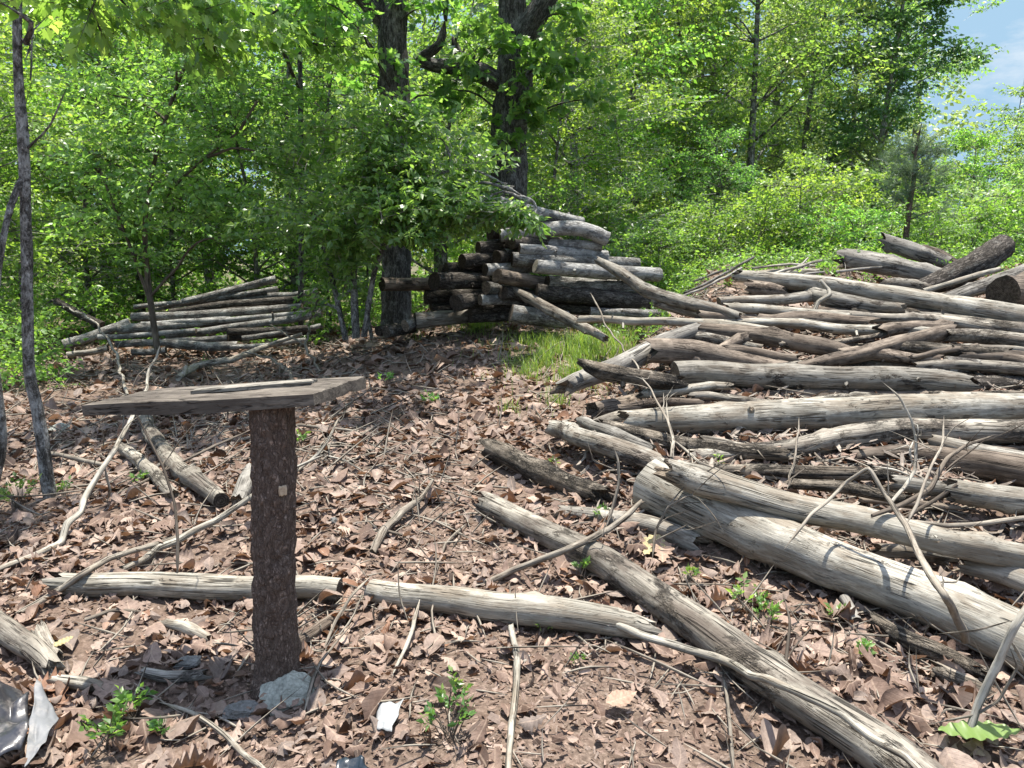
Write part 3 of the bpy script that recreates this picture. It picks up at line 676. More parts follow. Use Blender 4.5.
for px, Y, kd, mat in ((-120, 16, 'tall1', 'bright'), (-30, 19, 'tall2', 'bright'), (110, 22, 'tall1', 'bright'), (215, 19, 'tall2', 'bright'), (300, 23, 'slim', 'bright'),
  (355, 20, 'tall2', 'bright'), (440, 22, 'tall1', 'bright'), (530, 23, 'tall1', 'bright'), (590, 26, 'tall2', 'pale'), (650, 28, 'tall1', 'pale'),
  (-220, 20, 'tall1', 'mid'), (-300, 14, 'tall2', 'mid'), (20, 26, 'tall1', 'bright'), (160, 28, 'tall2', 'bright')):
    tree(px, Y, kd, 'tall slender forest tree in the shade far behind the log piles', mat, rt.uniform(.9, 1.15), g3)
for px, Y, kd in ((1180, 15, 'tall2'), (1260, 20, 'tall1'), (1150, 24, 'slim')):
    tree(px, Y, kd, 'tall green tree beyond the right end of the log heap', 'mid', .9, g3)

# low green growth on the forest floor
A = Acc(); ug = np.random.RandomState(31)
def undergrow(px0, px1, Y0, Y1, n, h, size):
    Y = ug.uniform(Y0, Y1, n); X = px_x(ug.uniform(px0, px1, n), Y); Z = terr(X, Y)
    a = ug.rand(n) * 6.28; l = ug.uniform(.12, .32, n)
    z = ug.rand(n) ** 1.5 * h
    P0 = np.stack([X, Y, Z + z], -1); P1 = P0 + np.stack([np.cos(a) * l, np.sin(a) * l, l * ug.uniform(.1, .8, n)], -1)
    leaves(A, P0, P1, 7, size, ug, twig_m=1, twig_r=.003)
undergrow(-80, 52, 8.2, 11.5, 650, .7, .07)
undergrow(-500, 900, 19, 30, 3600, 2.2, .15)
undergrow(-200, 420, 12, 19, 2600, .8, .09)
undergrow(560, 1080, 11.6, 17, 3600, .55, .075)
undergrow(560, 1180, 17, 26, 2200, 1.2, .12)
undergrow(610, 1020, 8.5, 11.8, 1500, .22, .05)
tag(link('undergrowth', A.mesh('undergrowth', [G['bright'], M['stick_dark']], False)), kind='stuff')

# the wood beyond: one mass nobody could count
A = Acc(); T = Acc(); fr = np.random.RandomState(77)
for k in range(150):
    Y = fr.uniform(29, 70); px = fr.uniform(-700, 1700); x = px_x(px, Y)
    open_sky = 900 < px < 1250
    H = fr.uniform(3.6, 5.2) + (Y - 29) * .10 if open_sky else fr.uniform(10, 16)
    zb = float(terr(x, Y)); r = .05 + .008 * H
    tube(T, [(x, Y, zb - .3), (x + fr.normal(0, .3), Y, zb + H * .5), (x, Y, zb + H * .95)], [r * 1.3, r, r * .3], seg=6, step=1.5, seed=k, e1='taper')
    for b in range(13):
        f = (b + fr.rand()) / 13; rad = (1.1 + .09 * H) * math.sin(math.pi * (f * .8 + .15)) ** .6
        c = np.array([x + fr.normal(0, rad * .55), Y + fr.normal(0, rad * .55), zb + .6 + f * (H - .8)])
        blob(A, c, (rad * .7, rad * .7, H * .055 + .35), 34, .8, .27, fr, (x, Y, c[2]), M_=7, tmpl=LEAF4)
wl = link('distant_woods', A.mesh('distant_woods_leaves', [G['pale']], False)); tag(wl, kind='stuff')
wt = link('distant_trunks', T.mesh('distant_trunks', [M['bark_oak']] * 2), wl)

# --- the two big oaks beside the log stack (own limbs, drawn from the place)
def stem(acc, pts, seg=18, step=.12, bark=.0, seed=1, lump=.07, e1='taper', ridge=.05, crook=.01):
    P, r = [], []
    for px, py, rpx, dep in pts:
        p, rw = pt(px, py, rpx, dep); P.append(p); r.append(rw)
    return tube(acc, P, r, seg=seg, step=step, lump=lump, ridge=ridge, seed=seed, e0='cut', e1=e1, bark=bark, crook=crook)
def hand_tree(name, label, cat, stems, blobs, mat, bark, leaf, tmpl, group=None, M_=9, L=.42, seed=1, twig_r=.004, flat=.6, limbs=True, cname='crown', tname='trunk', droop=.35):
    T, Cn = Acc(), Acc(); rng = np.random.RandomState(seed); S = []
    for k, st in enumerate(stems):
        C, rr, *_ = stem(T, st, seg=20 if st[0][2] > 10 else 10, step=.10, bark=.10 if st[0][2] > 10 else .03, seed=seed * 7 + k); S.append((C, rr))
    allC = np.vstack([c for c, _ in S])
    for px, py, Y, rx, ry, n in blobs:
        c, t = atY(px, py, Y); rad = (rx * t / FPX, rx * t / FPX * .9, ry * t / FPX)
        dd = np.linalg.norm(allC - c, axis=1) + np.maximum(0, allC[:, 2] - c[2]) * 1.5 + .35 * np.abs(allC[:, 2] - (c[2] - .5 * np.linalg.norm(allC[:, :2] - c[:2], axis=1)))
        a = allC[int(np.argmin(dd))]
        if limbs:
            mid = (a + c) / 2 + np.array([0, 0, .12 * np.linalg.norm(c - a)]) + rng.normal(0, .05, 3)
            tube(T, [a, mid, c, c + (c - mid) * .35], [.020, .014, .008, .003], seg=5, step=.12, lump=.1, ridge=0, seed=seed + int(px), e1='taper', crook=.05)
        blob(Cn, c, rad, n, L, leaf, rng, a, M_=M_, tmpl=tmpl, twig_m=1, twig_r=twig_r, flat=flat, droop=droop)
    base = S[0][0][0]; o = root_at(name, tuple(base), label, cat, group)
    link(tname, T.mesh(tname, [bark, bark], True, base), o)
    link(cname, Cn.mesh(cname, [G[mat], bark], False, base), o)
    return o
rb = np.random.RandomState(3)
hand_tree('oak_tree', 'big grey barked oak rising behind the left end of the log stack', 'tree',
  [[(397, 345, 17, 10.6), (396, 250, 14.5, 10.6), (396, 130, 14, 10.6), (393, 30, 14.5, 10.6), (392, -90, 12, 10.6), (388, -260, 9, 10.6)],
   [(392, 32, 10, 10.6), (372, 8, 9, 10.5), (340, -40, 8, 10.3), (290, -150, 5, 10.0)]],
  [(250 + rb.normal(0, 90), -150 + rb.normal(0, 75), 10.2 + rb.normal(0, 1.2), 60, 40, 22) for _ in range(15)] +
  [(330, 15, 9.6, 40, 20, 14), (300, 30, 10, 40, 20, 14), (420, 10, 10.4, 40, 18, 10), (440, 100, 10.9, 30, 22, 12), (365, 75, 10.8, 30, 22, 10), (400, 60, 10.1, 12, 20, 4)] + [(px_, py_, Y_, 75, 30, 24) for px_, py_, Y_ in ((200, -190, 7.6), (300, -170, 7.2), (400, -180, 7.4), (470, -200, 8.0), (330, -230, 8.4), (430, -260, 6.8), (240, -250, 6.6), (520, -230, 8.8), (140, -220, 8.2))],  # last forward limbs, above the view, added to shade the middle ground
  'mid', M['bark_oak'], .13, LOBED, M_=8, seed=21)
hand_tree('oak_tree', 'big forked oak with a low crooked limb behind the middle of the log stack', 'tree',
  [[(506, 300, 24, 11.2), (508, 185, 19, 11.2), (510, 120, 18, 11.2), (515, 70, 18, 11.2), (513, 20, 14, 11.2), (508, -60, 13, 11.2), (500, -240, 8, 11.2)],
   [(516, 64, 14, 11.2), (528, 30, 13, 11.1), (545, 0, 12, 11.0), (575, -70, 9, 10.9), (620, -200, 6, 10.6)],
   [(500, 84, 9, 11.2), (484, 74, 9.5, 11.1), (460, 68, 8.5, 11.0), (436, 66, 7, 10.9), (421, 59, 5.5, 10.8), (440, 44, 4.5, 10.7), (445, 20, 3.5, 10.6)],
   [(472, 70, 5, 11.0), (458, 52, 4, 10.9), (452, 35, 3, 10.9)]],
  [(540 + rb.normal(0, 80), -150 + rb.normal(0, 75), 11.0 + rb.normal(0, 1.2), 60, 40, 22) for _ in range(15)] +
  [(535, 60, 10.5, 24, 26, 16), (520, 100, 10.5, 20, 20, 9), (560, 70, 10.7, 30, 26, 16), (550, 110, 10.8, 26, 26, 14), (480, 30, 10.8, 34, 20, 12), (455, 90, 10.9, 30, 14, 10), (575, 20, 10.6, 34, 26, 14), (500, 40, 10.4, 16, 18, 8), (595, 100, 10.9, 26, 30, 12), (500, 130, 10.6, 22, 16, 8), (470, 60, 10.6, 26, 18, 8)],
  'mid', M['bark_oak'], .14, LOBED, M_=8, seed=22)
# --- the leafy understory in front of the wood
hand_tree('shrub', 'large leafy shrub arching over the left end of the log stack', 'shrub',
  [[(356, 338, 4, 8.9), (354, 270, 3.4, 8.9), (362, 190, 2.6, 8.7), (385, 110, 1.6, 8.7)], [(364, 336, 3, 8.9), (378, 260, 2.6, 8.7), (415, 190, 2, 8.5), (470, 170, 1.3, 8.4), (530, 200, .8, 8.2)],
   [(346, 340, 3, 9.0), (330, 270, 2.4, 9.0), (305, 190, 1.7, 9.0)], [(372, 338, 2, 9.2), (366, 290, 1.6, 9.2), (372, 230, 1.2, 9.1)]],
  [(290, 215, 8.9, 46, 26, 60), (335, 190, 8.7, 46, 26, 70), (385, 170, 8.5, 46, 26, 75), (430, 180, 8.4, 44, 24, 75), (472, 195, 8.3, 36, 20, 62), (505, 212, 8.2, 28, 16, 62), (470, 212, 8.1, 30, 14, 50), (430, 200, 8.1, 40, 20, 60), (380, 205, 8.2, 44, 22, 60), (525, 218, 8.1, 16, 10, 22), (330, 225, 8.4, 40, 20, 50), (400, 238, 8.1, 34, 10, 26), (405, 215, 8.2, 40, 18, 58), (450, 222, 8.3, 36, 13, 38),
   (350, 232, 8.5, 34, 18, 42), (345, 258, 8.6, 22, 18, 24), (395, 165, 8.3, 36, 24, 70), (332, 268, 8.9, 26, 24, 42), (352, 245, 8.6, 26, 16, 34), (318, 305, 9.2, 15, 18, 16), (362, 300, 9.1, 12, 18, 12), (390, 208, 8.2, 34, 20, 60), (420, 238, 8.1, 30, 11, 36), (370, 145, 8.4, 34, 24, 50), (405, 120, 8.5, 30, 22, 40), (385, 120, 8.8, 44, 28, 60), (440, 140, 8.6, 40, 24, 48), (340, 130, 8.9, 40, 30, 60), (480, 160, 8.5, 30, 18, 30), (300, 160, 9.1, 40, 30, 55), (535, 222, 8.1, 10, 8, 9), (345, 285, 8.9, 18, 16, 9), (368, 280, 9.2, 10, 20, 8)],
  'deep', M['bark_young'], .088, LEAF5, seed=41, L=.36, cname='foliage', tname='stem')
hand_tree('tree', 'leafy young understory tree with a thin dark stem in front of the small log pile', 'tree',
  [[(158, 352, 3.2, 9.9), (149, 290, 3, 9.9), (145, 220, 2.4, 9.9), (165, 120, 2, 9.8), (200, 30, 1.4, 9.7)], [(150, 300, 2, 9.9), (128, 240, 1.6, 9.8), (100, 170, 1.2, 9.6)], [(146, 225, 1.8, 9.9), (180, 180, 1.5, 9.5), (240, 130, 1.1, 9.2)]],
  [(120, 215, 9.6, 50, 26, 60), (170, 190, 9.4, 52, 28, 70), (225, 205, 9.3, 46, 26, 60), (90, 165, 9.6, 48, 30, 60), (150, 130, 9.6, 52, 32, 70), (215, 135, 9.3, 50, 30, 65), (260, 100, 9.3, 46, 34, 60), (185, 75, 9.5, 54, 32, 60), (110, 95, 9.7, 48, 34, 55), (240, 55, 9.4, 48, 30, 50), (250, 240, 9.4, 36, 20, 28), (140, 255, 9.8, 34, 16, 18), (280, 160, 9.3, 36, 30, 46), (75, 225, 9.8, 34, 20, 26)],
  'deep', M['stick_dark'], .09, LEAF5, g4, seed=42, L=.4)
hand_tree('maple_tree', 'young maple with big hanging leaves over the top left of the clearing', 'tree',
  [[(301, 330, 2.6, 11.2), (301, 200, 2.5, 11.2), (301, 100, 2.4, 11.2), (296, 20, 2.2, 11.0), (280, -80, 1.8, 10)], [(300, 90, 1.9, 11.2), (270, 30, 2, 9.4), (220, -10, 1.8, 8.2), (150, -30, 1.4, 7.0), (90, -20, 1, 6.4)]],
  [(60, 2, 6.4, 62, 16, 20), (130, 5, 6.7, 62, 20, 26), (190, 12, 7.2, 60, 24, 30), (245, 28, 7.8, 50, 28, 30), (215, 52, 7.8, 34, 16, 14), (160, -50, 6.8, 90, 30, 30), (300, 20, 9.2, 50, 30, 26), (340, 45, 9.6, 40, 26, 20), (100, 30, 6.6, 30, 9, 7)],
  'mid', M['bark_oak'], .12, LOBED, seed=43, L=.42, M_=7, flat=.6, droop=.55)
hand_tree('slim_tree', 'slim grey barked tree standing close on the left of the clearing', 'tree',
  [[(54, 522, 7.6, 4.75), (48, 480, 6.6, 4.75), (38, 410, 5.8, 4.75), (30, 370, 5.4, 4.75), (28, 300, 5.2, 4.75), (25, 200, 5.2, 4.75), (23, 140, 5.6, 4.75), (19, 60, 4.4, 4.75), (18, 0, 4.0, 4.75), (16, -140, 3, 4.75), (10, -300, 1.5, 4.75)],
   [(23, 178, 3.6, 4.75), (14, 196, 3.4, 4.7), (5, 222, 3.2, 4.65), (-2, 268, 3.0, 4.6), (-8, 330, 2.6, 4.6)],
   [(22, 40, 2, 4.75), (30, 46, 1.4, 4.7), (24, 62, 1.0, 4.68)], [(26, 150, 1.4, 4.75), (50, 125, 1.0, 4.7), (68, 85, .7, 4.6)], [(30, 80, .9, 4.75), (34, 30, .8, 4.9), (52, 12, .6, 5.0)]],
  [(-20, -250, 4.7, 90, 50, 30), (60, -300, 5.0, 80, 50, 26), (10, -190, 4.6, 60, 30, 14), (8, 5, 4.5, 16, 10, 3)],
  'bright', M['bark_young'], .10, LEAF5, seed=44, L=.4, limbs=True)
hand_tree('slim_tree', 'short leafless grey stem at the left edge beside the slim tree', 'tree',
  [[(-6, 480, 6, 4.9), (2, 440, 5.5, 4.9), (-4, 380, 5, 4.9), (-20, 250, 4, 4.9)]], [(-60, 200, 5, 40, 30, 14)], 'bright', M['bark_young'], .09, LEAF5, seed=45)

# --- the young pine behind the heap
def pine(px, pyb, Y, label):
    T, Cn = Acc(), Acc(); rng = np.random.RandomState(5)
    C, rr, *_ = stem(T, [(903, 268, 3.2, Y), (908, 215, 2.6, Y), (914, 180, 2.2, Y), (916, 150, 1.6, Y), (922, 122, .8, Y)], seg=8, step=.1, seed=3)
    for px, py, r, n in ((912, 160, 26, 34), (898, 165, 18, 16), (926, 165, 20, 20), (914, 180, 22, 20), (936, 182, 13, 8), (890, 195, 12, 6), (922, 140, 12, 10), (934, 150, 10, 7), (905, 148, 14, 10), (918, 205, 18, 7), (940, 210, 12, 4)):
        c, t = atY(px, py, Y); k = t / FPX
        a = C[int(np.argmin(np.linalg.norm(C - (c + [0, 0, -.15]), axis=1)))]
        tube(T, [a, (a + c) / 2 + [0, 0, .03], c], [.012, .009, .004], seg=5, step=.1, seed=int(px), e1='taper')
        for q in range(n):
            p = c + rng.normal(0, r * k * .48, 3); d = nrm((p - a) + rng.normal(0, .12, 3) + [0, 0, .12])
            N = 46; P0 = np.tile(p, (N, 1)) - d * rng.uniform(0, .10, (N, 1)); dd = nrm(d * .8 + rng.normal(0, .55, (N, 3))); L = rng.uniform(.10, .17, (N, 1))
            s = nrm(np.cross(dd, rng.normal(0, 1, (N, 3)))) * .0022
            V = np.stack([P0 - s, P0 + s, P0 + dd * L + s * .4, P0 + dd * L - s * .4], 1).reshape(-1, 3)
            Cn.add(V, [((np.arange(N) * 4)[:, None] + np.arange(4)[None], 0)], rnd=np.repeat(rng.rand(N), 4))
    b = C[0]; o = root_at('pine_tree', tuple(b), label, 'tree')
    link('trunk', T.mesh('trunk', [M['bark_post']] * 2, True, b), o); link('crown', Cn.mesh('crown', [G['needle']], False, b), o)
pine(908, 268, 12.0, 'small dark bluish young pine among the bright shrubs behind the log heap')
# ------------------------------------------------------------------ logs
_ls = [100]
def log(label, pts, mat='bare', e=('cut', 'cut'), group=None, end='end', lump=.085, ridge=.055, bark=0.0, crook=.016, seg=18, cat='log', name='log', stubs=(), step=.045, off=None):
    """pts: (px, py, half thickness px, depth) from one end to the other"""
    _ls[0] += 1
    P, r = [], []
    for q in pts:
        p, rw = pt(q[0], q[1], q[2], q[3] if len(q) > 3 else off); P.append(p); r.append(rw)
    a = Acc(); C, rr, d, u, v = tube(a, P, r, seg, step, lump, ridge, seed=_ls[0], e0=e[0], e1=e[1], bark=bark, crook=crook)
    for f, ang, L, sr in stubs:                                    # broken-off branch stubs, grown into the same log
        i = int(f * (len(C) - 1)); o = u[i] * math.cos(ang) + v[i] * math.sin(ang); o = nrm(o + d[i] * .35)
        tube(a, [C[i], C[i] + o * (rr[i] + L * .5), C[i] + o * (rr[i] + L)], [sr * 1.5, sr, sr * .8], seg=8, step=.03, lump=.12, seed=_ls[0] + 7, e1='broken')
    rs = np.random.RandomState(_ls[0]); Lg = float(np.linalg.norm(C[-1] - C[0]))
    for k in range(int(Lg * 1.4) if rr.mean() > .03 else 0):        # small knots and snags
        i = rs.randint(2, max(3, len(C) - 2)); ang = rs.rand() * 6.28; o = nrm(u[i] * math.cos(ang) + v[i] * math.sin(ang) + d[i] * rs.normal(0, .5)); L = rs.uniform(.004, .035) * (3 if rs.rand() < .12 else 1); sr = rr[i] * rs.uniform(.12, .28)
        tube(a, [C[i] + o * rr[i] * .4, C[i] + o * (rr[i] * .98), C[i] + o * (rr[i] + L)], [sr * 1.9, sr * 1.25, sr * .8], seg=8, step=.02, lump=.15, seed=_ls[0] + k, e1='broken')
    b = C[0].copy()
    ob = link(name, a.mesh(name, [M[mat], M[end]], True, b), None, tuple(b))
    return tag(ob, label, cat, group)
def kink(P, r, rng):
    """dead wood bends in short straight runs: break each run into pieces with small angular kinks"""
    P = np.asarray(P); Q, q = [P[0]], [r[0]]
    for i in range(len(P) - 1):
        L = np.linalg.norm(P[i + 1] - P[i]); n = max(1, int(L / rng.uniform(.09, .2)))
        for k in range(1, n + 1):
            f = k / n; p = P[i] + (P[i + 1] - P[i]) * f
            if k < n: p = p + rng.normal(0, min(.012, L * .035), 3) * [1, 1, .7]
            Q.append(p); q.append(r[i] + (r[i + 1] - r[i]) * f)
    out, ro = [Q[0]], [q[0]]
    for i in range(1, len(Q)):                                     # double the points so that runs stay straight between kinks
        for f in (.12, .5, .88): out.append(Q[i - 1] + (Q[i] - Q[i - 1]) * f); ro.append(q[i - 1] + (q[i] - q[i - 1]) * f)
    out.append(Q[-1]); ro.append(q[-1]); return out, ro
def stick(label, paths, mat='stick', group=None, cat='stick', name='stick', crook=.02, twigs=0, seed=None):
    """one dead branch: a main run and its forks, as one piece"""
    _ls[0] += 1; rng = np.random.RandomState(_ls[0]); a = Acc(); b = None
    for k, pts in enumerate(paths):
        P, r = [], []
        for q in pts:
            p, rw = pt(q[0], q[1], q[2] * .82, q[3] if len(q) > 3 else None); P.append(p); r.append(rw)
        P, r = kink(P, r, rng)
        C, rr, d, u, v = tube(a, P, r, 8, .035, .12, .03, seed=_ls[0] + k, e0='broken' if k == 0 and r[0] > .008 else 'taper', e1='taper' if r[-1] < .008 else 'broken', crook=.003, cf=6.0)
        if b is None: b = C[0].copy()
        for j in range(twigs if k == 0 else twigs // 2):
            i = rng.randint(len(C) // 4, len(C)); o = nrm(d[i] * .8 + u[i] * rng.normal(0, .8) + v[i] * rng.normal(0, .8) + [0, 0, .25]); L = rng.uniform(.06, .28)
            tube(a, [C[i], C[i] + o * L * .5 + rng.normal(0, .012, 3), C[i] + o * L + rng.normal(0, .03, 3)], [min(rr[i] * .5, .005), .003, .0012], seg=5, step=.05, lump=.1, seed=j, e0='taper', e1='taper', crook=.01)
    ob = link(name, a.mesh(name, [M[mat], M[mat]], True, b), None, tuple(b))
    return tag(ob, label, cat, group)

# --- the near logs lying on the leaves
GN = 'logs lying in the leaf litter'
log('pale bare log lying behind the bark post, its left end rotten', [(59, 582, 10.5), (180, 586, 12), (339, 590, 11.5)], 'bare_clean', ('broken', 'cut'), GN, 'end_dark', stubs=[(.82, 1.2, .0, .012)])
log('pale bare log right of the post, forked at its right end', [(371, 589, 11), (462, 601, 14), (560, 615, 15), (615, 624, 14), (656, 632, 9)], 'bare_clean', ('cut', 'broken'), GN, 'end_pale', stubs=[(.33, 2.4, .01, .02)])
log('long log running from the middle of the clearing to the bottom edge', [(484, 503, 11), (567, 541, 14), (660, 599, 17.5), (764, 677, 20), (860, 738, 23), (945, 800, 26)], 'bare_bark', ('broken', 'cut'), GN, 'end_pale', ridge=.05)
log('rotten crumbling log lying short and alone in the middle of the clearing', [(489, 448, 10), (540, 470, 11), (603, 496, 9)], 'rot', ('broken', 'broken'), GN, 'end_dark', lump=.12, ridge=.09)
log('giant barkless log, thickest of all, running out of the right edge', [(654, 482, 27), (747, 527, 25.5), (853, 573, 25), (942, 606, 27), (1040, 650, 31)], 'bare_clean', ('cut', 'cut'), GN, 'end', lump=.06)
log('long smooth log lying on top of the giant barkless log', [(668, 468, 11, .36), (700, 480, 14.5, .28), (790, 505, 14, .22), (870, 522, 13, .20), (950, 543, 13, .16), (1040, 560, 13, .12)], 'bare_clean', ('broken', 'cut'), GN, 'end', crook=.01)
log('frayed log pointing left, tucked behind the end of the giant log', [(553, 428, 8, .09), (600, 444, 11.5, .08), (662, 466, 11, .05)], 'bare', ('broken', 'broken'), GN, 'end', lump=.1, ridge=.06)
log('narrow grey slab leaning beside the frayed log', [(581, 421, 5, .12), (612, 433, 7, .12), (650, 449, 6, .10)], 'grey', ('broken', 'broken'), GN, lump=.12, ridge=.09)
log('short pale log half under leaves behind the giant log at right', [(878, 551, 7.5, .03), (915, 552, 7.5, .03), (950, 558, 7, .03)], 'bare', ('broken', 'broken'), GN, ridge=.06)
log('pale log behind the short one, running out of the right edge', [(962, 564, 9, .05), (1045, 590, 12, .04)], 'bare', ('broken', 'cut'), GN)
log('white topped log with a splintered left end at the right edge', [(946, 489, 11, .08), (990, 495, 12.5, .08), (1050, 503, 13, .06)], 'bare_clean', ('broken', 'cut'), GN, 'end', ridge=.05)
log('leaf covered log left of the white topped log', [(890, 482, 8, .05), (925, 486, 9, .05), (958, 492, 9, .04)], 'bare', ('broken', 'broken'), GN, ridge=.07)
log('crumbly lichen crusted log in front of the giant log', [(872, 618, 7), (905, 637, 10), (940, 652, 9), (988, 675, 6)], 'rot', ('broken', 'broken'), GN, 'end_dark', lump=.14, ridge=.12)
log('rotten split log below the crumbly lichen crusted one', [(934, 668, 8), (985, 690, 8)], 'rot', ('broken', 'broken'), GN, 'end_dark', lump=.14, ridge=.10)
log('half buried grey log under the end of the giant log', [(560, 512, 6, -.02), (640, 523, 9, -.02), (700, 545, 10, -.03)], 'bare', ('broken', 'broken'), GN, ridge=.07)
log('hollow pale log with a black end behind the bark post', [(142, 414, 6.5), (163, 450, 8.5), (190, 478, 9.2), (221, 501, 9)], 'bare_bark', ('broken', 'cut'), GN, 'end_dark', ridge=.06)
log('thinner pale log left of the hollow log behind the post', [(122, 448, 5.2), (148, 470, 6.8), (174, 495, 5.6)], 'bare_bark', ('broken', 'broken'), GN, 'end', ridge=.06)
log('short grey slab of wood leaning just left of the bark post', [(238, 501, 7), (252, 472, 8)], 'grey', ('broken', 'broken'), GN, ridge=.1)
log('pale log cut off by the left edge near the bottom', [(-20, 610, 13), (10, 640, 12.5), (52, 672, 9)], 'bare_bark', ('cut', 'broken'), GN, 'end_pale', ridge=.06)
log('small pale piece of wood right of the log at the left edge', [(40, 630, 7), (57, 656, 6)], 'bare_bark', ('broken', 'broken'), GN, ridge=.06)
log('short white weathered stick of wood above the black plastic', [(54, 679, 5.5), (82, 683, 6.5), (107, 689, 5)], 'bare_clean', ('broken', 'broken'), GN, ridge=.08)
log('curled pale strip of wood lying in leaves left of the post', [(163, 624, 4.5), (190, 632, 6), (209, 639, 4)], 'bare_clean', ('broken', 'broken'), GN, lump=.12)
log('dark piece of wood lying in the shade left of the post', [(140, 671, 4.5), (172, 677, 6), (206, 674, 5)], 'grey', ('broken', 'broken'), GN, lump=.12)
log('flat split board lying on the leaves right of the post', [(297, 641, 5), (318, 627, 6), (338, 616, 4)], 'bare_brown', ('broken', 'broken'), GN, lump=.1)
log('grey splinter of wood standing by the giant log', [(844, 598, 5, .02), (857, 622, 5)], 'grey', ('cut', 'cut'), GN, 'end_dark', lump=.04)

# --- the heap on the right
GH = 'logs of the big untidy heap'
D = lambda o: ('d', o)
log('thick smooth log across the front of the heap, cut end facing left', [(675, 374, 12.5, D(0)), (800, 377, 13, D(.05)), (900, 381, 13, D(.1)), (968, 385, 11, D(.15))], 'bare', ('cut', 'broken'), GH, 'end')
log('rough dark barked log butting on the right end of the thick smooth one', [(964, 384, 10, D(.3)), (1060, 386, 11, D(.4))], 'bark_dark', ('broken', 'cut'), GH, 'end_dark', bark=.10)
log('longest smooth log of the heap, straight below the thick front log', [(622, 421, 10, D(.05)), (700, 419, 15, D(0)), (800, 414, 16, D(0)), (915, 409, 15, D(-.05)), (1050, 407, 14, D(-.05))], 'bare_clean', ('broken', 'cut'), GH, 'end', lump=.05)
log('gnarled bent log under the longest smooth log', [(690, 456, 6, D(.1)), (784, 449, 10, D(.0)), (858, 437, 12, D(0)), (920, 428, 11, D(.05)), (1040, 432, 12, D(0))], 'bare_bark', ('broken', 'cut'), GH, 'end', lump=.12, ridge=.10)
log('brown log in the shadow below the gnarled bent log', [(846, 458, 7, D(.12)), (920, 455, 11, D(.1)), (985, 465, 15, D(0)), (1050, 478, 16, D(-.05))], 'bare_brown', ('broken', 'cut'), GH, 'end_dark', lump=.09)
log('pale stub lying on the brown log at the right edge', [(930, 440, 6, D(-.05)), (975, 452, 8, D(-.1)), (1045, 466, 9, D(-.12))], 'bare', ('broken', 'cut'), GH)
log('grey broken log lying behind the frayed log', [(604, 428, 7, D(.12)), (682, 444, 8, D(.05)), (790, 456, 7, D(.0))], 'rot', ('broken', 'broken'), GH, 'end_dark', lump=.12, ridge=.1)
log('crooked dark log running into the left end of the longest smooth log', [(596, 423, 5, D(.2)), (640, 412, 8, D(.3)), (712, 397, 8, D(.35)), (790, 392, 8, D(.3))], 'bare_bark', ('broken', 'broken'), GH, 'end_dark', lump=.1, ridge=.07)
log('reddish brown log low at the left foot of the heap', [(590, 411, 8, D(.3)), (640, 402, 9.5, D(.4)), (690, 393, 9, D(.4))], 'bare_brown', ('broken', 'broken'), GH, 'end_dark')
log('silver grey log slanting up at the left foot of the heap', [(563, 389, 9, 5.6), (620, 365, 10.5, 5.9), (660, 344, 9.5, 6.3), (696, 331, 8, 6.5)], 'grey', ('broken', 'broken'), GH, 'end')
log('knotty splintered log crossing the silver grey slanting log', [(580, 362, 4, D(-.15)), (600, 371, 8, D(-.2)), (640, 378, 8.5, D(-.2)), (680, 384, 8, D(.0))], 'rot', ('broken', 'broken'), GH, 'end_dark', lump=.16, ridge=.1, stubs=[(.5, 1.0, .03, .02)])
log('peeled brown log with a broken branch stub above the thick front log', [(652, 350, 13, D(-.0)), (690, 352, 14, D(.1)), (740, 361, 10, D(.15)), (790, 368, 7, D(.2))], 'bare_brown', ('broken', 'broken'), GH, 'end_dark', lump=.12)
log('broken branch standing up out of the peeled brown log', [(718, 350, 5, D(0)), (735, 341, 5.5, D(0)), (747, 337, 5.5, D(.0))], 'bare_brown', ('broken', 'broken'), GH, 'end_pale', lump=.12)
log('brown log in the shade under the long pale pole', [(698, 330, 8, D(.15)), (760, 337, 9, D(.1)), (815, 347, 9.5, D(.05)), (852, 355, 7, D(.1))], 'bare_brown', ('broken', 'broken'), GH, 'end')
log('short peeled log beneath the long pale pole', [(703, 325, 5.5, D(.1)), (745, 329, 6, D(.05)), (776, 334, 6, D(.05))], 'bare_clean', ('cut', 'cut'), GH, 'end_pale')
log('long pale pole reaching left from the heap to the log stack', [(579, 319.5, 3.6, 7.4), (680, 321, 4.2, 6.9), (760, 323, 4.8, 6.7), (850, 328, 5.5, 6.55), (936, 333, 5, 6.45)], 'bare_clean', ('broken', 'broken'), GH, 'end', crook=.02, stubs=[(.15, .6, .08, .01), (.55, 1.2, .05, .012)])
log('dark brown log slanting down left in the middle of the heap', [(800, 366, 5, D(.05)), (850, 356, 7.5, D(0)), (905, 343, 8.5, D(0)), (950, 332, 7.5, D(0))], 'bare_brown', ('broken', 'broken'), GH, 'end_dark', ridge=.07)
log('light grey log at the right edge, meeting the dark brown slanting log', [(946, 336, 6, D(0)), (985, 338, 8, D(0)), (1050, 344, 8, D(-.05))], 'bare_bark', ('broken', 'cut'), GH, 'end', ridge=.06)
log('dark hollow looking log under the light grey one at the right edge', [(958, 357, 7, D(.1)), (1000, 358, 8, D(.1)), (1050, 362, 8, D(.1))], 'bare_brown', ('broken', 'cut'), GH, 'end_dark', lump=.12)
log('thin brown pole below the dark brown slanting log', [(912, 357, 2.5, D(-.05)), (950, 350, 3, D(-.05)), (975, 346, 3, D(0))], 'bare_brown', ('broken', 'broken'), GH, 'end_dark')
log('low bark flecked log just above the thick front log at right', [(915, 367, 5, D(.1)), (965, 366, 6, D(.1)), (1050, 371, 7, D(.1))], 'bare_bark', ('broken', 'cut'), GH, 'end')
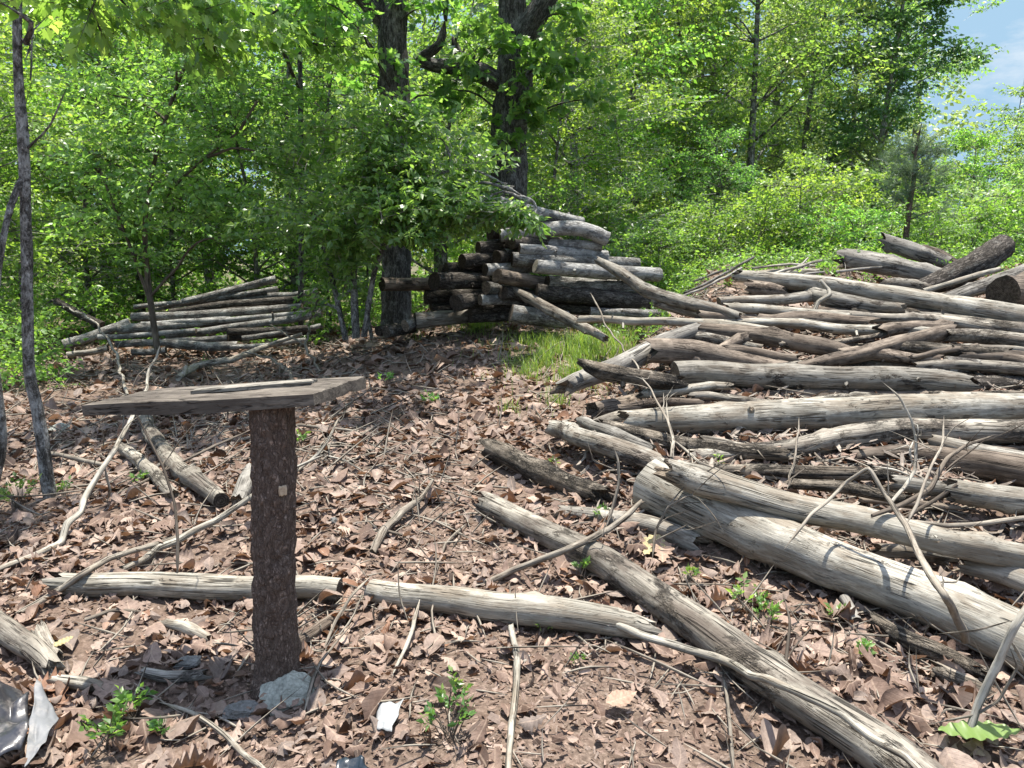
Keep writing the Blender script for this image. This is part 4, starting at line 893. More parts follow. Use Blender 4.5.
log('pale log end peeping out between two shaded logs at right', [(945, 361, 5.5, D(.05)), (975, 364, 5, D(.05))], 'grey', ('cut', 'broken'), GH, 'end_pale')
log('smooth tan pole lying above the long pale pole', [(719, 302, 4.6, D(.0)), (775, 299, 5, D(0)), (812, 296, 5.5, D(.05))], 'bare', ('cut', 'broken'), GH, 'end')
log('peeled log with a bent broken end on top of the heap middle', [(799, 289, 6, D(.15)), (830, 299, 8, D(-.05)), (865, 304, 7, D(-.05)), (905, 309, 5.5, D(-.1))], 'bare', ('broken', 'broken'), GH, 'end_pale', lump=.1)
log('grey log partly hidden behind the long pale pole', [(726, 308, 5, D(.05)), (790, 312, 5.5, D(.02)), (850, 318, 5, D(.0))], 'bare_clean', ('broken', 'broken'), GH, 'end_pale')
log('leaf strewn log between the longest top log and the pale pole', [(815, 316, 5, D(.05)), (890, 318, 5.5, D(0)), (940, 321, 6.5, D(0)), (990, 328, 6, D(0))], 'bare_bark', ('broken', 'broken'), GH, 'end', ridge=.06)
log('long smooth log along the top of the heap, its dark end at left', [(738, 276, 6.5, 7.7), (800, 282, 8, 7.45), (850, 289, 8.5, 7.3), (915, 299, 9.5, 7.05), (1060, 322, 11.5, 6.6)], 'bare_clean', ('broken', 'cut'), GH, 'end_dark', crook=.01, stubs=[(.55, 3.6, .05, .018)])
log('dark rotten stump piece under the left end of the long top log', [(748, 287, 7, 7.5), (768, 290, 8, 7.45), (785, 292, 5, 7.4)], 'bare_brown', ('broken', 'broken'), GH, 'end_dark', lump=.2)
log('thick grey brown log with a dark end near the heap top', [(841, 258, 10, 8.5), (880, 265, 10.5, 8.3), (938, 277, 9.5, 8.0)], 'grey', ('broken', 'broken'), GH, 'end_dark')
log('split dark plank of a log highest on the heap', [(884, 241, 7.5, 8.9), (915, 251, 8.5, 8.7), (950, 264, 7, 8.5)], 'grey', ('broken', 'broken'), GH, 'end_dark', lump=.14, ridge=.12)
log('second split dark log close behind the highest one', [(918, 247, 4, 9.1), (940, 255, 6, 8.95), (962, 268, 5, 8.7)], 'bare_brown', ('broken', 'broken'), GH, 'end_dark', lump=.14, ridge=.12)
log('curved black barked log rising to a pale mossy end at the top right', [(914, 291, 8, 7.75), (950, 277, 12, 7.8), (978, 264, 13, 7.85), (996, 253, 13, 7.95), (1005, 246, 12, 8.05)], 'bark_dark', ('broken', 'cut'), GH, 'end_pale', bark=.12, lump=.05)
log('thin bare pole lying over the foot of the curved black log', [(923, 291, 2.6, 7.35), (960, 280, 2.8, 7.4), (1000, 269, 2.4, 7.5)], 'bare_clean', ('cut', 'broken'), GH, 'end_pale')
log('light grey log slanting up behind the brown stump end', [(942, 301, 5, 7.3), (980, 287, 8, 7.4), (1045, 264, 8.5, 7.55)], 'grey', ('broken', 'cut'), GH, 'end')
log('brown square cut stump end at the right edge of the heap', [(1003, 292, 16, 7.0), (1030, 292, 16, 7.3), (1080, 290, 16, 7.8)], 'bare_brown', ('cut', 'cut'), GH, 'end_dark', lump=.1)
log('pale round log lying low behind the heap top at left', [(752, 276, 5, 8.5), (790, 274, 5.5, 8.5), (815, 273, 5, 8.5)], 'bare_clean', ('cut', 'broken'), GH, 'end_pale')
log('pale log glimpsed below the thick grey brown log', [(880, 284, 5, 7.9), (910, 284, 5.5, 7.8), (930, 288, 5, 7.7)], 'bare', ('broken', 'broken'), GH, 'end')
# rough fill seen in the gaps, each a log
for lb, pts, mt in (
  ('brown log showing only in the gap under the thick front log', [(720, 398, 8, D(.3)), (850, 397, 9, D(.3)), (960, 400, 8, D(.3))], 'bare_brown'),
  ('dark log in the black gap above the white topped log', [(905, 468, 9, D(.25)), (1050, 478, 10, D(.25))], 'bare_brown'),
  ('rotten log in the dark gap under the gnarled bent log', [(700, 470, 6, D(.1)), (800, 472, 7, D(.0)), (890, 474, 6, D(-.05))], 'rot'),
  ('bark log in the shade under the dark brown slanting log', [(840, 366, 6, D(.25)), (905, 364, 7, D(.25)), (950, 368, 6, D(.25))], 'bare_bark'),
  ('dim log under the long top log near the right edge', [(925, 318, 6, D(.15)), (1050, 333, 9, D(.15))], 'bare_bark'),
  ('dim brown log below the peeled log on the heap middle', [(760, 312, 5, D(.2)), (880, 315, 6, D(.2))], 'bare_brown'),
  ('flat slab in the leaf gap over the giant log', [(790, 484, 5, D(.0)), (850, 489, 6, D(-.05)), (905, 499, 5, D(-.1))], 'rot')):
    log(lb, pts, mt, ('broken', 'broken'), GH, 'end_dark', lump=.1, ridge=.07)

# poles and broken limbs that choke the gaps of the heap
hg = np.random.RandomState(17)
for k, (x0, y0, x1, y1) in enumerate(((690, 396, 800, 400), (760, 402, 900, 396), (850, 398, 1000, 401), (930, 396, 1060, 398), (700, 440, 800, 462), (770, 462, 880, 468), (820, 470, 900, 478), (780, 345, 880, 340), (840, 352, 940, 360), (890, 346, 1010, 352),
  (930, 352, 1060, 350), (760, 318, 870, 322), (850, 312, 960, 318), (940, 312, 1060, 330), (700, 312, 760, 318), (690, 340, 760, 348), (760, 370, 830, 362), (870, 372, 1000, 366), (640, 392, 730, 386), (620, 408, 700, 404), (900, 440, 1050, 450), (960, 425, 1060, 440),
  (830, 292, 930, 306), (780, 288, 860, 296), (700, 468, 790, 478), (860, 500, 960, 506), (960, 300, 1060, 306), (880, 332, 950, 324), (990, 360, 1060, 372), (720, 352, 800, 358))):
    rr_ = hg.uniform(3.2, 7.0); o_ = hg.uniform(.02, .16)
    log('weathered pole wedged in a gap between bigger logs of the untidy heap', [(x0, y0 + hg.normal(0, 2), rr_, D(o_)), ((x0 + x1) / 2, (y0 + y1) / 2 + hg.normal(0, 2), rr_ * 1.05, D(o_)), (x1, y1 + hg.normal(0, 2), rr_ * hg.uniform(.6, 1), D(o_))],
        ['bare', 'bare_bark', 'bare_brown', 'rot', 'bare_clean'][hg.randint(5)], ('broken', 'broken'), 'poles wedged in the gaps of the heap', 'end_dark', lump=.11, ridge=.07, seg=12, crook=.03)
# --- the leaning dead limbs between stack and heap
log('forked dead limb with a peeled orange top leaning toward the log stack', [(597, 260, 3.5, 8.0), (622, 274, 5.5, 7.7), (647, 290, 6.5, 7.4), (680, 300, 6.5, 7.1), (712, 308, 6, 6.9), (738, 316, 5, 6.75)], 'bare', ('broken', 'broken'), 'leaning dead limbs', 'end', lump=.12, ridge=.08)
log('lower prong of the leaning limb, grey and half hidden', [(655, 302, 5, 7.3), (685, 309, 5, 7.1), (712, 317, 4.5, 6.95)], 'bare_bark', ('broken', 'broken'), 'leaning dead limbs', 'end', lump=.12)
log('pale blotched limb leaning on the front of the log stack', [(505, 287, 3, 9.0), (530, 300, 5, 8.7), (565, 318, 5.6, 8.3), (590, 331, 4.5, 8.0), (605, 339, 3.6, 7.8)], 'bare_bark', ('broken', 'broken'), 'leaning dead limbs', 'end', lump=.1, crook=.03)

# --- the log stack in the middle, under the arching shrub
GS = 'logs stacked in the middle'
def slog(label, x0, y0, r0, x1, y1, r1, Y0=9.2, Y1=9.5, mat='bark_log', e=('cut', 'cut'), end='end', bark=.05, mid=None, **k):
    p = [(x0, y0, r0, Y0)] + ([mid] if mid else []) + [(x1, y1, r1, Y1)]
    log(label, p, mat, e, GS, end, lump=k.pop('lump', .045), ridge=k.pop('ridge', .04), crook=.006, bark=bark, seg=16, step=.06, **k)
slog('top log of the stack, white with a dark rough middle', 500, 203, 6, 584, 222, 4.5, 9.5, 9.6, 'bark_pale')
slog('thick pale log near the top of the stack, bending down to a cut right end', 500, 236, 6.5, 608, 239, 7, 9.2, 9.35, 'bark_pale', end='end_pale', mid=(572, 228, 7.5, 9.3))
slog('log below the thick pale one, brown left half and white right end', 505, 242, 5, 602, 246, 5, 9.3, 9.4, 'bark_pale', end='end_pale')
slog('light log with a dark round left end under the leaf tips', 519, 249, 5.5, 607, 256, 5.5, 9.0, 9.5, 'bark_pale', end='end_dark')
slog('rough dark grey log in the middle of the stack, longest but one', 512, 259, 7, 639, 264, 6, 9.0, 9.5, 'bark_log', end='end_dark', bark=.09)
slog('smooth whitish log sticking out furthest right of the stack', 535, 266, 7, 659, 275, 7, 8.75, 9.35, 'bark_pale', end='end_pale', bark=0, mid=(595, 271, 7, 9.05))
slog('rough grey log just under the smooth whitish log', 547, 282, 7, 643, 288, 6.5, 9.0, 9.4, 'bark_log', end='end_dark', bark=.10)
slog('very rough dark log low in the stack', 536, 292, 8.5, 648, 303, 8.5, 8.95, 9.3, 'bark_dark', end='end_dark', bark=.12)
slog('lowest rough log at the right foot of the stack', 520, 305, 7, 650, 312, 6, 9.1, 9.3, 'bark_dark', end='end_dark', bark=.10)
slog('pale bottom log at the foot of the stack, round end facing left', 511, 313, 9, 566, 320, 9, 8.7, 8.9, 'bark_log', end='end', bark=.05)
slog('log peeping out low at the right foot of the stack', 590, 312, 5, 660, 315, 5, 9.0, 9.1, 'bark_log', end='end')
slog('long log sticking out furthest left at mid height', 382, 284, 6.5, 436, 284, 6.5, 9.0, 9.4, 'bare_brown', end='end_dark')
slog('thick barky log with a big dark round end at mid height', 434, 281, 9, 500, 281, 8, 8.7, 9.3, 'bark_dark', end='end_dark')
slog('pale log end just right of the thick barky log', 485, 270, 6, 540, 266, 6, 8.9, 9.4, 'bark_pale', end='end_dark')
slog('brown log with a round end below that pale log end', 497, 276, 7.5, 545, 284, 7, 8.7, 9.3, 'bare_brown', end='end_dark')
slog('small log end left of the big dark round stack end', 504, 254, 5, 540, 255, 5, 9.1, 9.5, 'bark_log', end='end_dark')
slog('small round log end right below the thick barky log', 486, 287.5, 6, 520, 290, 6, 8.8, 9.3, 'bark_log', end='end')
slog('dark log end in the shade beside the foot of the leaning limb', 503, 293, 7, 545, 298, 7, 8.85, 9.3, 'bark_dark', end='end_dark')
slog('light log with a cut end low at the left half of the stack', 480, 300, 5.5, 530, 299, 5.5, 8.8, 9.2, 'bark_pale', end='end')
slog('dark log pointing at the viewer low in the stack', 456, 303, 8.5, 500, 296, 8, 8.7, 9.4, 'bark_dark', end='end_dark')
slog('pale bottom log lying on the ground at the left foot of the stack', 415, 321, 8.5, 476, 315, 7, 8.9, 9.2, 'bare', end='end_dark')
slog('short log tucked behind the left end of that bottom log', 405, 326, 6.5, 432, 321, 6, 8.85, 9.2, 'bark_log', end='end')
slog('lowest leftmost log of the stack with a black round end', 386, 332, 6, 414, 327, 6, 8.8, 9.1, 'bark_dark', end='end_dark')
slog('other black log end right beside the leftmost one', 378, 331, 5, 396, 328, 5, 8.95, 9.2, 'bark_dark', end='end_dark')
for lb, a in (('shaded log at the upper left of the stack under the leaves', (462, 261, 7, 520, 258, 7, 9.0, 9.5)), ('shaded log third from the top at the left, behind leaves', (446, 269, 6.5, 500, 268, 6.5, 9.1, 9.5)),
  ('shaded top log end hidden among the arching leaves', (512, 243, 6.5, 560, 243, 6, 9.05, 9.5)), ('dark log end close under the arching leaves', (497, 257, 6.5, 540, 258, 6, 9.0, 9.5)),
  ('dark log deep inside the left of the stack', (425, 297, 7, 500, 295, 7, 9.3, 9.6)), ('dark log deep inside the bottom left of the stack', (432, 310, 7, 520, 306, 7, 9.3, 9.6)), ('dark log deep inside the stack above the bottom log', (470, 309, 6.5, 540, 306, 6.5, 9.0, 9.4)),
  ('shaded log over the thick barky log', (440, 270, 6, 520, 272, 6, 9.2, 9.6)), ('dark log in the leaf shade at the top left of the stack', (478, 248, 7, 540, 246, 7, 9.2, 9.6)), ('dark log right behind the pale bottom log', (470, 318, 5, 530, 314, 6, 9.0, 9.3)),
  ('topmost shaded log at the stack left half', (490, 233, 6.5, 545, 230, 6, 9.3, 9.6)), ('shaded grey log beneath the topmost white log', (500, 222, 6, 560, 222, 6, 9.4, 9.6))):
    slog(lb, *a, mat='bark_dark', end='end_dark')  # shade under the leaves put into the dark bark and end colours

# --- the small pile of poles on the left
GP = 'thin logs piled at the left'
for lb, p0, p1, mt in (
  ('topmost log of the small pile, slanting up to the right', (176, 302, 4, 11.2), (270, 279, 4.6, 11.5), 'bark_log'),
  ('thin log second from the top of the small pile', (128, 307, 2.8, 11.2), (272, 289, 3.4, 11.4), 'bark_log'),
  ('curved log third from the top of the small pile', (164, 312, 3.8, 11.0), (294, 299.5, 4.4, 11.2), 'bark_dark'),
  ('long log at mid height of the small pile, its square end at left', (126, 317, 5, 10.9), (296, 307, 4.5, 11.1), 'bark_log'),
  ('log with a brown rotten left end in the small pile', (112, 329, 6, 10.7), (225, 319, 5, 11.0), 'bark_log'),
  ('long pole of the small pile reaching furthest right', (160, 336, 4.2, 10.8), (316, 314, 4.6, 10.9), 'bark_log'),
  ('lower left log of the small pile with a dark end', (58, 345, 6.5, 10.5), (124, 322, 5, 10.9), 'bark_log'),
  ('split pale log at the lowest left corner of the small pile', (62, 355, 3.6, 10.4), (102, 348, 3.6, 10.5), 'bare'),
  ('low log of the small pile half hidden in green', (110, 344, 4.4, 10.5), (222, 338, 4.2, 10.7), 'bark_log'),
  ('bottom log of the small pile lying in front', (160, 343, 5.5, 10.4), (232, 346, 5.5, 10.4), 'bark_log'),
  ('low log at the right half of the small pile', (222, 332, 4, 10.7), (303, 328, 4.2, 10.7), 'bark_dark'),
  ('short log end sticking out at the upper right of the small pile', (262, 296, 3.6, 11.3), (312, 291, 3.6, 11.4), 'bark_log'),
  ('thin log end sticking out at right below the upper one', (290, 309, 3, 11.2), (326, 307, 3, 11.3), 'bark_log'),
  ('dark log between the curved log and the long square ended one', (196, 314, 3.8, 11.2), (280, 309, 4, 11.3), 'bark_dark'),
  ('shaded log deep in the middle of the small pile', (140, 324, 4.5, 11.2), (270, 320, 4.5, 11.3), 'bark_dark'),
  ('shaded log under the long pole of the small pile', (200, 339, 4, 11.0), (310, 331, 4, 11.1), 'bark_dark'),
  ('short stub lying under the bottom log of the small pile', (126, 352, 4, 10.3), (160, 350, 4, 10.4), 'bark_log'),
  ('slim grey pole lying on top at the right of the small pile', (215, 303, 3, 11.3), (305, 301, 3, 11.4), 'bark_log'),
  ('slim pole between the curved log and the top log', (150, 309, 2.6, 11.3), (262, 296, 3, 11.4), 'bark_log'),
  ('slim pole just under the long square ended log', (135, 324, 3, 10.8), (300, 313, 3.2, 11.0), 'bark_pale'),
  ('slim pole low at the right end of the small pile', (236, 338, 3, 10.6), (318, 325, 3, 10.8), 'bark_log'),
  ('slim pole low at the left of the small pile', (92, 337, 3.2, 10.5), (190, 331, 3.2, 10.7), 'bark_pale'),
  ('slim grey pole lying in front at the right of the small pile', (224, 347, 2.8, 10.35), (300, 340, 2.8, 10.5), 'bark_log'),
  ('broken dark trunk leaning at the far left of the small pile', (50, 301, 4.5, 10.9), (96, 325, 4.5, 10.8), 'bark_dark')):
    m_ = ((p0[0] + p1[0]) / 2, (p0[1] + p1[1]) / 2 + (-2 if 'curved' in lb else 1.0), (p0[2] + p1[2]) / 2, (p0[3] + p1[3]) / 2)
    p0, m_, p1 = [(q[0] + 6, q[1], q[2] * .84, q[3]) for q in (p0, m_, p1)]
    log(lb, [p0, m_, p1], mt, ('cut', 'cut'), GP, 'end_dark' if mt == 'bark_dark' else 'end', bark=.04, seg=12, step=.08, crook=.015, lump=.05)

# --- dead branches
GB = 'dead branches lying about'
stick('white forked branch lying against the foot of the small log pile', [[(178, 378, 4, .03), (196, 366, 4.5, .05), (239, 357, 3.8, .12), (270, 345, 3, .2), (302, 334, 2.2, .3)], [(184, 376, 3.5, .05), (186, 367, 3, .12)]], 'bare_clean', GB, twigs=3)
stick('long white branch curving from the left edge up past the plank end', [[(-10, 573, 3.6), (61, 543, 4), (84, 499, 3.6, .12), (104, 466, 3, .25), (132, 418, 2.4, .42), (147, 380, 1.8, .6), (160, 345, 1.2, .8)], [(104, 466, 2, .25), (110, 490, 1.6, .1), (108, 500, 1.2, .02)]], 'bare_clean', GB, twigs=4)
stick('long bent branch lying from the left across the log behind the post', [[(20, 613, 3.8), (60, 590, 4.2, .02), (84, 573, 4, .10), (110, 559, 3.6, .08), (150, 546, 3.2, .05), (182, 536, 2.6, .03)]], 'stick', GB)
stick('pale branch rising from behind the log to the bark post', [[(122, 569, 4), (178, 540, 4.6, .03), (216, 521, 4, .08), (252, 496, 3.2, .16), (290, 470, 2.2, .22), (330, 452, 1.4, .28)]], 'bare_clean', GB, twigs=3)
stick('grey stick lying flat at the left beyond the slim tree', [[(40, 452, 2.6), (80, 460, 3, .02), (104, 465, 2.4)]], 'stick', GB, twigs=2)
stick('thin bent stick crossing behind the hollow log', [[(117, 494, 1.8), (157, 474, 2.0, .04), (198, 454, 1.8, .12), (251, 430, 1.2, .18)]], 'stick_dark', GB, twigs=3)
stick('slender dark dead stem standing before the log behind the post', [[(177, 585, 2, 3.3), (178, 540, 1.9, 3.35), (175, 502, 1.8, 3.4), (163, 466, 1.6, 3.45), (142, 425, 1.3, 3.5), (128, 395, .9, 3.55)], [(163, 466, 1, 3.45), (180, 440, .8, 3.45), (205, 412, .5, 3.4)]], 'stick_dark', GB, twigs=2)
stick('white stick with peeling bark lying in front of the post', [[(157, 702, 2), (193, 711, 3, .015), (226, 735, 3.4, .02), (262, 766, 3.2, .02), (290, 800, 3)], [(193, 711, 2, .01), (218, 716, 1.6), (250, 735, 1.2)]], 'bare_clean', GB)
stick('thin stick lying in the leaves left of the post', [[(84, 620, 2.4), (112, 610, 2.6, .01), (147, 612, 2.2)]], 'stick', GB)
stick('thin pale stick slanting down from the forked front log', [[(420, 598, 2.2, .06), (412, 630, 2.6, .04), (402, 655, 2.4, .02), (391, 680, 1.8)]], 'bare_clean', GB)
stick('thick white stick lying below the forked front log', [[(511, 626, 3.6, .03), (517, 655, 4.4, .02), (516, 690, 4, .01), (511, 728, 4.4, .01), (508, 775, 4)], [(518, 668, 2.4), (530, 655, 1.8, .03)]], 'bare_clean', GB)
stick('long white pole lying along the log that runs to the bottom edge', [[(612, 622, 4, .06), (643, 636, 5, .07), (690, 650, 5.5, .07), (724, 660, 5.2, .07), (766, 678, 5, .20), (842, 714, 5, .24), (905, 757, 5, .27), (950, 800, 5, .27)]], 'bare_clean', GB)
stick('smooth grey branch lying across the log in the middle', [[(485, 583, 3.6), (510, 571, 3.6, .02), (569, 549, 4, .14), (608, 530, 4, .14), (630, 513, 3.4, .16), (642, 501, 2.6, .2)], [(604, 532, 2.4, .14), (612, 510, 2.2, .2), (619, 482, 2.0, .32), (618, 460, 1.6, .42), (612, 442, 1.1, .5)]], 'stick', GB, twigs=2)
stick('thin upright twig at the white pole near the bottom', [[(722, 668, 2.2, .02), (728, 700, 2.2), (734, 775, 2.4)]], 'stick', GB)
stick('dark twig tangle lying on the giant log near its left end', [[(652, 560, 1.6, .05), (655, 530, 1.6, .12), (668, 506, 1.5, .25), (690, 495, 1.3, .3), (704, 501, 1.1, .3)], [(668, 506, 1, .25), (690, 480, .8, .36)], [(656, 540, 1, .1), (690, 523, .9, .2)]], 'stick', GB, twigs=5)
stick('thin branching twig rising between the frayed log and the heap', [[(672, 458, 2.2, D(-.2)), (674, 440, 2, D(-.2)), (668, 420, 1.6, D(-.25)), (655, 398, 1.2, D(-.3)), (641, 376, .8, D(-.35))], [(674, 440, 1.5, D(-.2)), (700, 463, 1.5, D(-.2)), (725, 472, 1.4, D(-.2)), (770, 488, 1.2, D(-.2))], [(670, 425, 1, D(-.25)), (666, 400, .7, D(-.3))]], 'stick', GB, twigs=6)
stick('thin twig curving over the left foot of the heap', [[(590, 292, .9, 7.2), (605, 325, 1.0, 6.7), (622, 345, 1.1, 6.2), (640, 375, 1.0, 5.6), (652, 402, .8, 5.2)]], 'stick', GB, twigs=2)
stick('straight dead twig standing against the smooth front logs', [[(787, 490, 1.4, D(-.1)), (795, 455, 1.2, D(-.15)), (799, 416, .8, D(-.2))], [(789, 480, .9, D(-.1)), (805, 468, .7, D(-.1))]], 'stick', GB)
stick('forked grey branch rising from the giant log to a sharp peak', [[(965, 640, 5.2, .14), (945, 596, 5.0, .40), (922, 560, 4.4, .42), (906, 526, 3.8, .45), (885, 495, 2.8, .5), (869, 467, 2.0, .6), (845, 483, 2.2, .5), (812, 514, 2.2, .42), (784, 549, 1.8, .32)], [(906, 526, 2.4, .45), (925, 480, 1.8, .55), (942, 445, 1.4, .62), (944, 415, .9, .7)]], 'stick', GB, twigs=4)
stick('thin white branch standing up in front of the longest smooth log', [[(892, 502, 2.2, 3.55), (905, 487, 2.2, 3.6), (915, 470, 2.2, 3.65), (916, 440, 2, 3.7), (912, 420, 1.7, 3.72), (900, 398, 1.4, 3.75), (881, 381, 1.1, 3.8)], [(915, 478, 1.5, 3.65), (895, 470, 1.4, 3.6), (872, 466, 1.2, 3.55)], [(913, 465, 1.2, 3.65), (909, 450, 1.1, 3.65), (914, 440, .9, 3.7)]], 'bare_clean', GB, twigs=2)
stick('dark curved branch twisting up before the brown shaded log', [[(872, 516, 2.5, 3.4), (900, 506, 3.2, 3.45), (930, 490, 3.4, 3.5), (938, 474, 3.2, 3.55), (948, 458, 2.8, 3.6), (966, 446, 2.2, 3.65), (996, 434, 1.4, 3.7)], [(945, 470, 1.6, 3.55), (965, 455, 1.2, 3.6), (985, 440, .8, 3.6)]], 'stick_dark', GB, twigs=4)
stick('dark straight stick lying on the leaves behind the giant log', [[(905, 518, 2.2, .04), (935, 500, 2.6, .10), (957, 485, 2.2, .18)]], 'stick_dark', GB)
stick('pale knobby stick lying flat behind the giant log at right', [[(908, 521, 2.6, .06), (945, 526, 3, .06), (985, 523, 3.2, .06), (1045, 515, 3, .08)]], 'stick', GB, twigs=3)
stick('bone pale branch standing at the bottom right corner', [[(1040, 590, 4.6, .52), (1016, 625, 5, .42), (998, 662, 5, .28), (978, 705, 5, .12), (968, 735, 4.6, .03)], [(1010, 640, 2.4, .36), (1035, 680, 2.2, .2)]], 'bare_clean', GB)
stick('thin twig bent in a loop at the bottom right', [[(1008, 645, 1.8, .36), (1018, 668, 1.7, .28), (1000, 700, 1.7, .16), (975, 716, 1.6, .10), (926, 725, 1.4, .03)]], 'stick', GB)
stick('fine twig bridging the giant log at right', [[(937, 634, 1, .30), (975, 631, 1.2, .40), (1015, 620, 1.4, .45)]], 'stick', GB)
stick('dark bent twigs rising over the long log near the bottom', [[(790, 700, 2.2, .02), (785, 660, 2.2, .1), (790, 620, 1.6, .2), (782, 590, 1.2, .28)], [(785, 660, 1.3, .1), (800, 640, 1.1, .1), (815, 625, .8, .1)]], 'stick_dark', GB, twigs=3)
stick('twisted light stub lying over the peeled log on the heap', [[(813, 313, 2.6, 6.85), (818, 302, 2.8, 6.9), (830, 295, 2.8, 6.9), (829, 289, 2.4, 6.95), (820, 280, 2.2, 7.0)]], 'bare_clean', GB)
stick('grey gnarled branch piece lying before the heap in the leaf clearing', [[(373, 552, 4.5), (384, 530, 5.5, .02), (400, 514, 5, .03), (420, 500, 3.2, .05), (433, 480, 1.8, .08)], [(384, 530, 2.4, .03), (402, 535, 2, .01)]], 'stick', GB, twigs=4)
stick('thin arched white twig behind the bark post', [[(296, 472, 1.8), (318, 454, 2.0, .06), (328, 440, 1.6, .12), (338, 420, 1.4, .2), (345, 413, .9, .24)], [(318, 454, 1.4, .06), (345, 460, 1.2, .05), (372, 478, .9)]], 'bare_clean', GB, twigs=6)
stick('long thin stick lying right of the post toward the front log', [[(322, 655, 1.8), (336, 620, 2, .04), (352, 595, 1.8, .1), (372, 575, 1.4, .1)]], 'stick', GB, twigs=2)
stick('pale stick lying across the leaves in the shade left of the grass', [[(240, 440, 2, .0), (300, 425, 2.2, .03), (360, 432, 1.6)]], 'stick', GB, twigs=3)
stick('curved dead branch before the right end of the small log pile', [[(295, 400, 2.2), (290, 372, 2, .12), (272, 358, 1.6, .2), (245, 352, 1.0, .25)]], 'stick', GB, twigs=4)
stick('dead twiggy branch leaning on the right end of the small log pile', [[(320, 372, 1.6), (305, 345, 1.6, .25), (310, 320, 1.4, .5), (318, 300, 1, .75)], [(305, 345, 1.2, .25), (270, 325, .9, .5)]], 'stick', GB, twigs=5)
stick('thin bare branch arching at the far left before the pile', [[(128, 395, 1.8), (118, 360, 1.7, .2), (108, 338, 1.5, .4), (88, 318, 1.2, .6), (52, 300, .9, .8)]], 'bare_clean', GB, twigs=4)
for lb, pts in (('long thin grey stick sloping at the left foot of the heap top', [(684, 293, 1.6, 8.2), (724, 274, 1.8, 8.35), (754, 257, 1.6, 8.5)]), ('grey stick below the long sloping one', [(680, 297, 1.3, 8.0), (712, 284, 1.6, 8.1), (742, 268, 1.5, 8.3)]),
  ('short grey stick tipping left behind the heap', [(694, 281, 1.3, 8.5), (715, 273, 1.5, 8.6), (738, 266, 1.3, 8.7)]), ('pale stick on the twig pile behind the long top log', [(770, 275, 1.8, 8.0), (800, 267, 2, 8.1), (822, 260, 1.6, 8.2)]),
  ('white thin stick above the pale round log', [(752, 268, 1.4, 8.4), (790, 264, 1.6, 8.5), (815, 266, 1.2, 8.6)]), ('crossing grey stick on the twig pile', [(780, 277, 1.5, 8.0), (795, 268, 1.6, 8.2), (808, 258, 1.2, 8.4)]),
  ('dark thin stick pointing left out of the thick grey brown log', [(836, 272, 1.6, 8.2), (860, 269, 1.6, 8.2), (882, 267, 1.4, 8.2)]), ('lowest grey stick on the twig pile', [(765, 281, 1.4, 7.9), (795, 277, 1.6, 8.0), (825, 272, 1.3, 8.0)])):
    stick(lb, [pts], 'bare_clean' if 'white' in lb or 'pale' in lb else 'grey', 'thin sticks behind the heap', twigs=1)
# ------------------------------------------------------------------ the post with its plank top
def plank(acc, P, th, nx=60, ny=14, seed=1, m=0, rough=.004):
    """P: four top corners A B C D (3-D), A-B the long front edge; th thickness"""
    A_, B_, C_, D_ = [np.asarray(p, float) for p in P]
    nrml = nrm(np.cross(B_ - A_, D_ - A_)); nrml = nrml if nrml[2] > 0 else -nrml
    u = np.linspace(0, 1, nx); v = np.linspace(0, 1, ny); U, W = np.meshgrid(u, v)
    top = (A_ * ((1 - U) * (1 - W))[..., None] + B_ * (U * (1 - W))[..., None] + C_ * (U * W)[..., None] + D_ * ((1 - U) * W)[..., None])
    L = np.linalg.norm(B_ - A_); Wd = np.linalg.norm(D_ - A_)
    edge = (1 - np.minimum(1, np.minimum(np.minimum(U, 1 - U) * L, np.minimum(W, 1 - W) * Wd) / .012)) ** 2 * .004
    h = rough * .5 * vnoise(U * L * 4, W * Wd * 60, 0, seed) + rough * .6 * vnoise(U * L * 1.5, W * Wd * 12, 3, seed) - edge
    top = top + nrml * h[..., None]
    bot = top - nrml * (th + rough * vnoise(U * L * 3, W * Wd * 20, 8, seed)[..., None])
    jx = nrm(B_ - A_); jy = nrm(D_ - A_)
    for g in (top, bot):
        g[0] -= jy * (.004 * vnoise(u * L * 14, 0, 0, seed + 2))[:, None]; g[-1] += jy * (.003 * vnoise(u * L * 10, 5, 0, seed + 2))[:, None]
        g[:, 0] -= jx * (.006 * vnoise(v * 9, 9, 0, seed + 3))[:, None]; g[:, -1] += jx * (.005 * vnoise(v * 5, 7, 0, seed + 3))[:, None]
    def lc(g): return np.stack([(g - A_) @ jy, (g - A_) @ nrml, (g - A_) @ jx], -1).reshape(-1, 3)
    n = nx * ny; i = np.arange(ny - 1)[:, None] * nx + np.arange(nx - 1)[None, :]
    q = np.stack([i, i + 1, i + nx + 1, i + nx], -1).reshape(-1, 4)
    F = [(q, m), (q[:, ::-1] + n, m)]
    def side(idx): 
        idx = np.asarray(idx); return np.stack([idx[:-1], idx[:-1] + n, idx[1:] + n, idx[1:]], -1)
    F += [(side(np.arange(nx)), m), (side((ny - 1) * nx + np.arange(nx)[::-1]), m), (side((np.arange(ny) * nx)[::-1]), m), (side(np.arange(ny) * nx + nx - 1), m)]
    acc.add(np.vstack([top.reshape(-1, 3), bot.reshape(-1, 3)]), F, lc=np.vstack([lc(top), lc(bot)]))
M['plank'] = wood('weathered_grey_plank', (.045, .038, .032), (.17, .148, .122), (.05, .04, .032), .5, var=.02)
M['plank_pale'] = wood('pale_grey_batten', (.12, .108, .09), (.28, .26, .22), None, 0, var=.02)
YP = 2.62
Pb, _ = onG(270, 701); Pb = Pb + np.array([0, .075, 0]); Pt, tt = atY(272, 402, Pb[1] + .02)
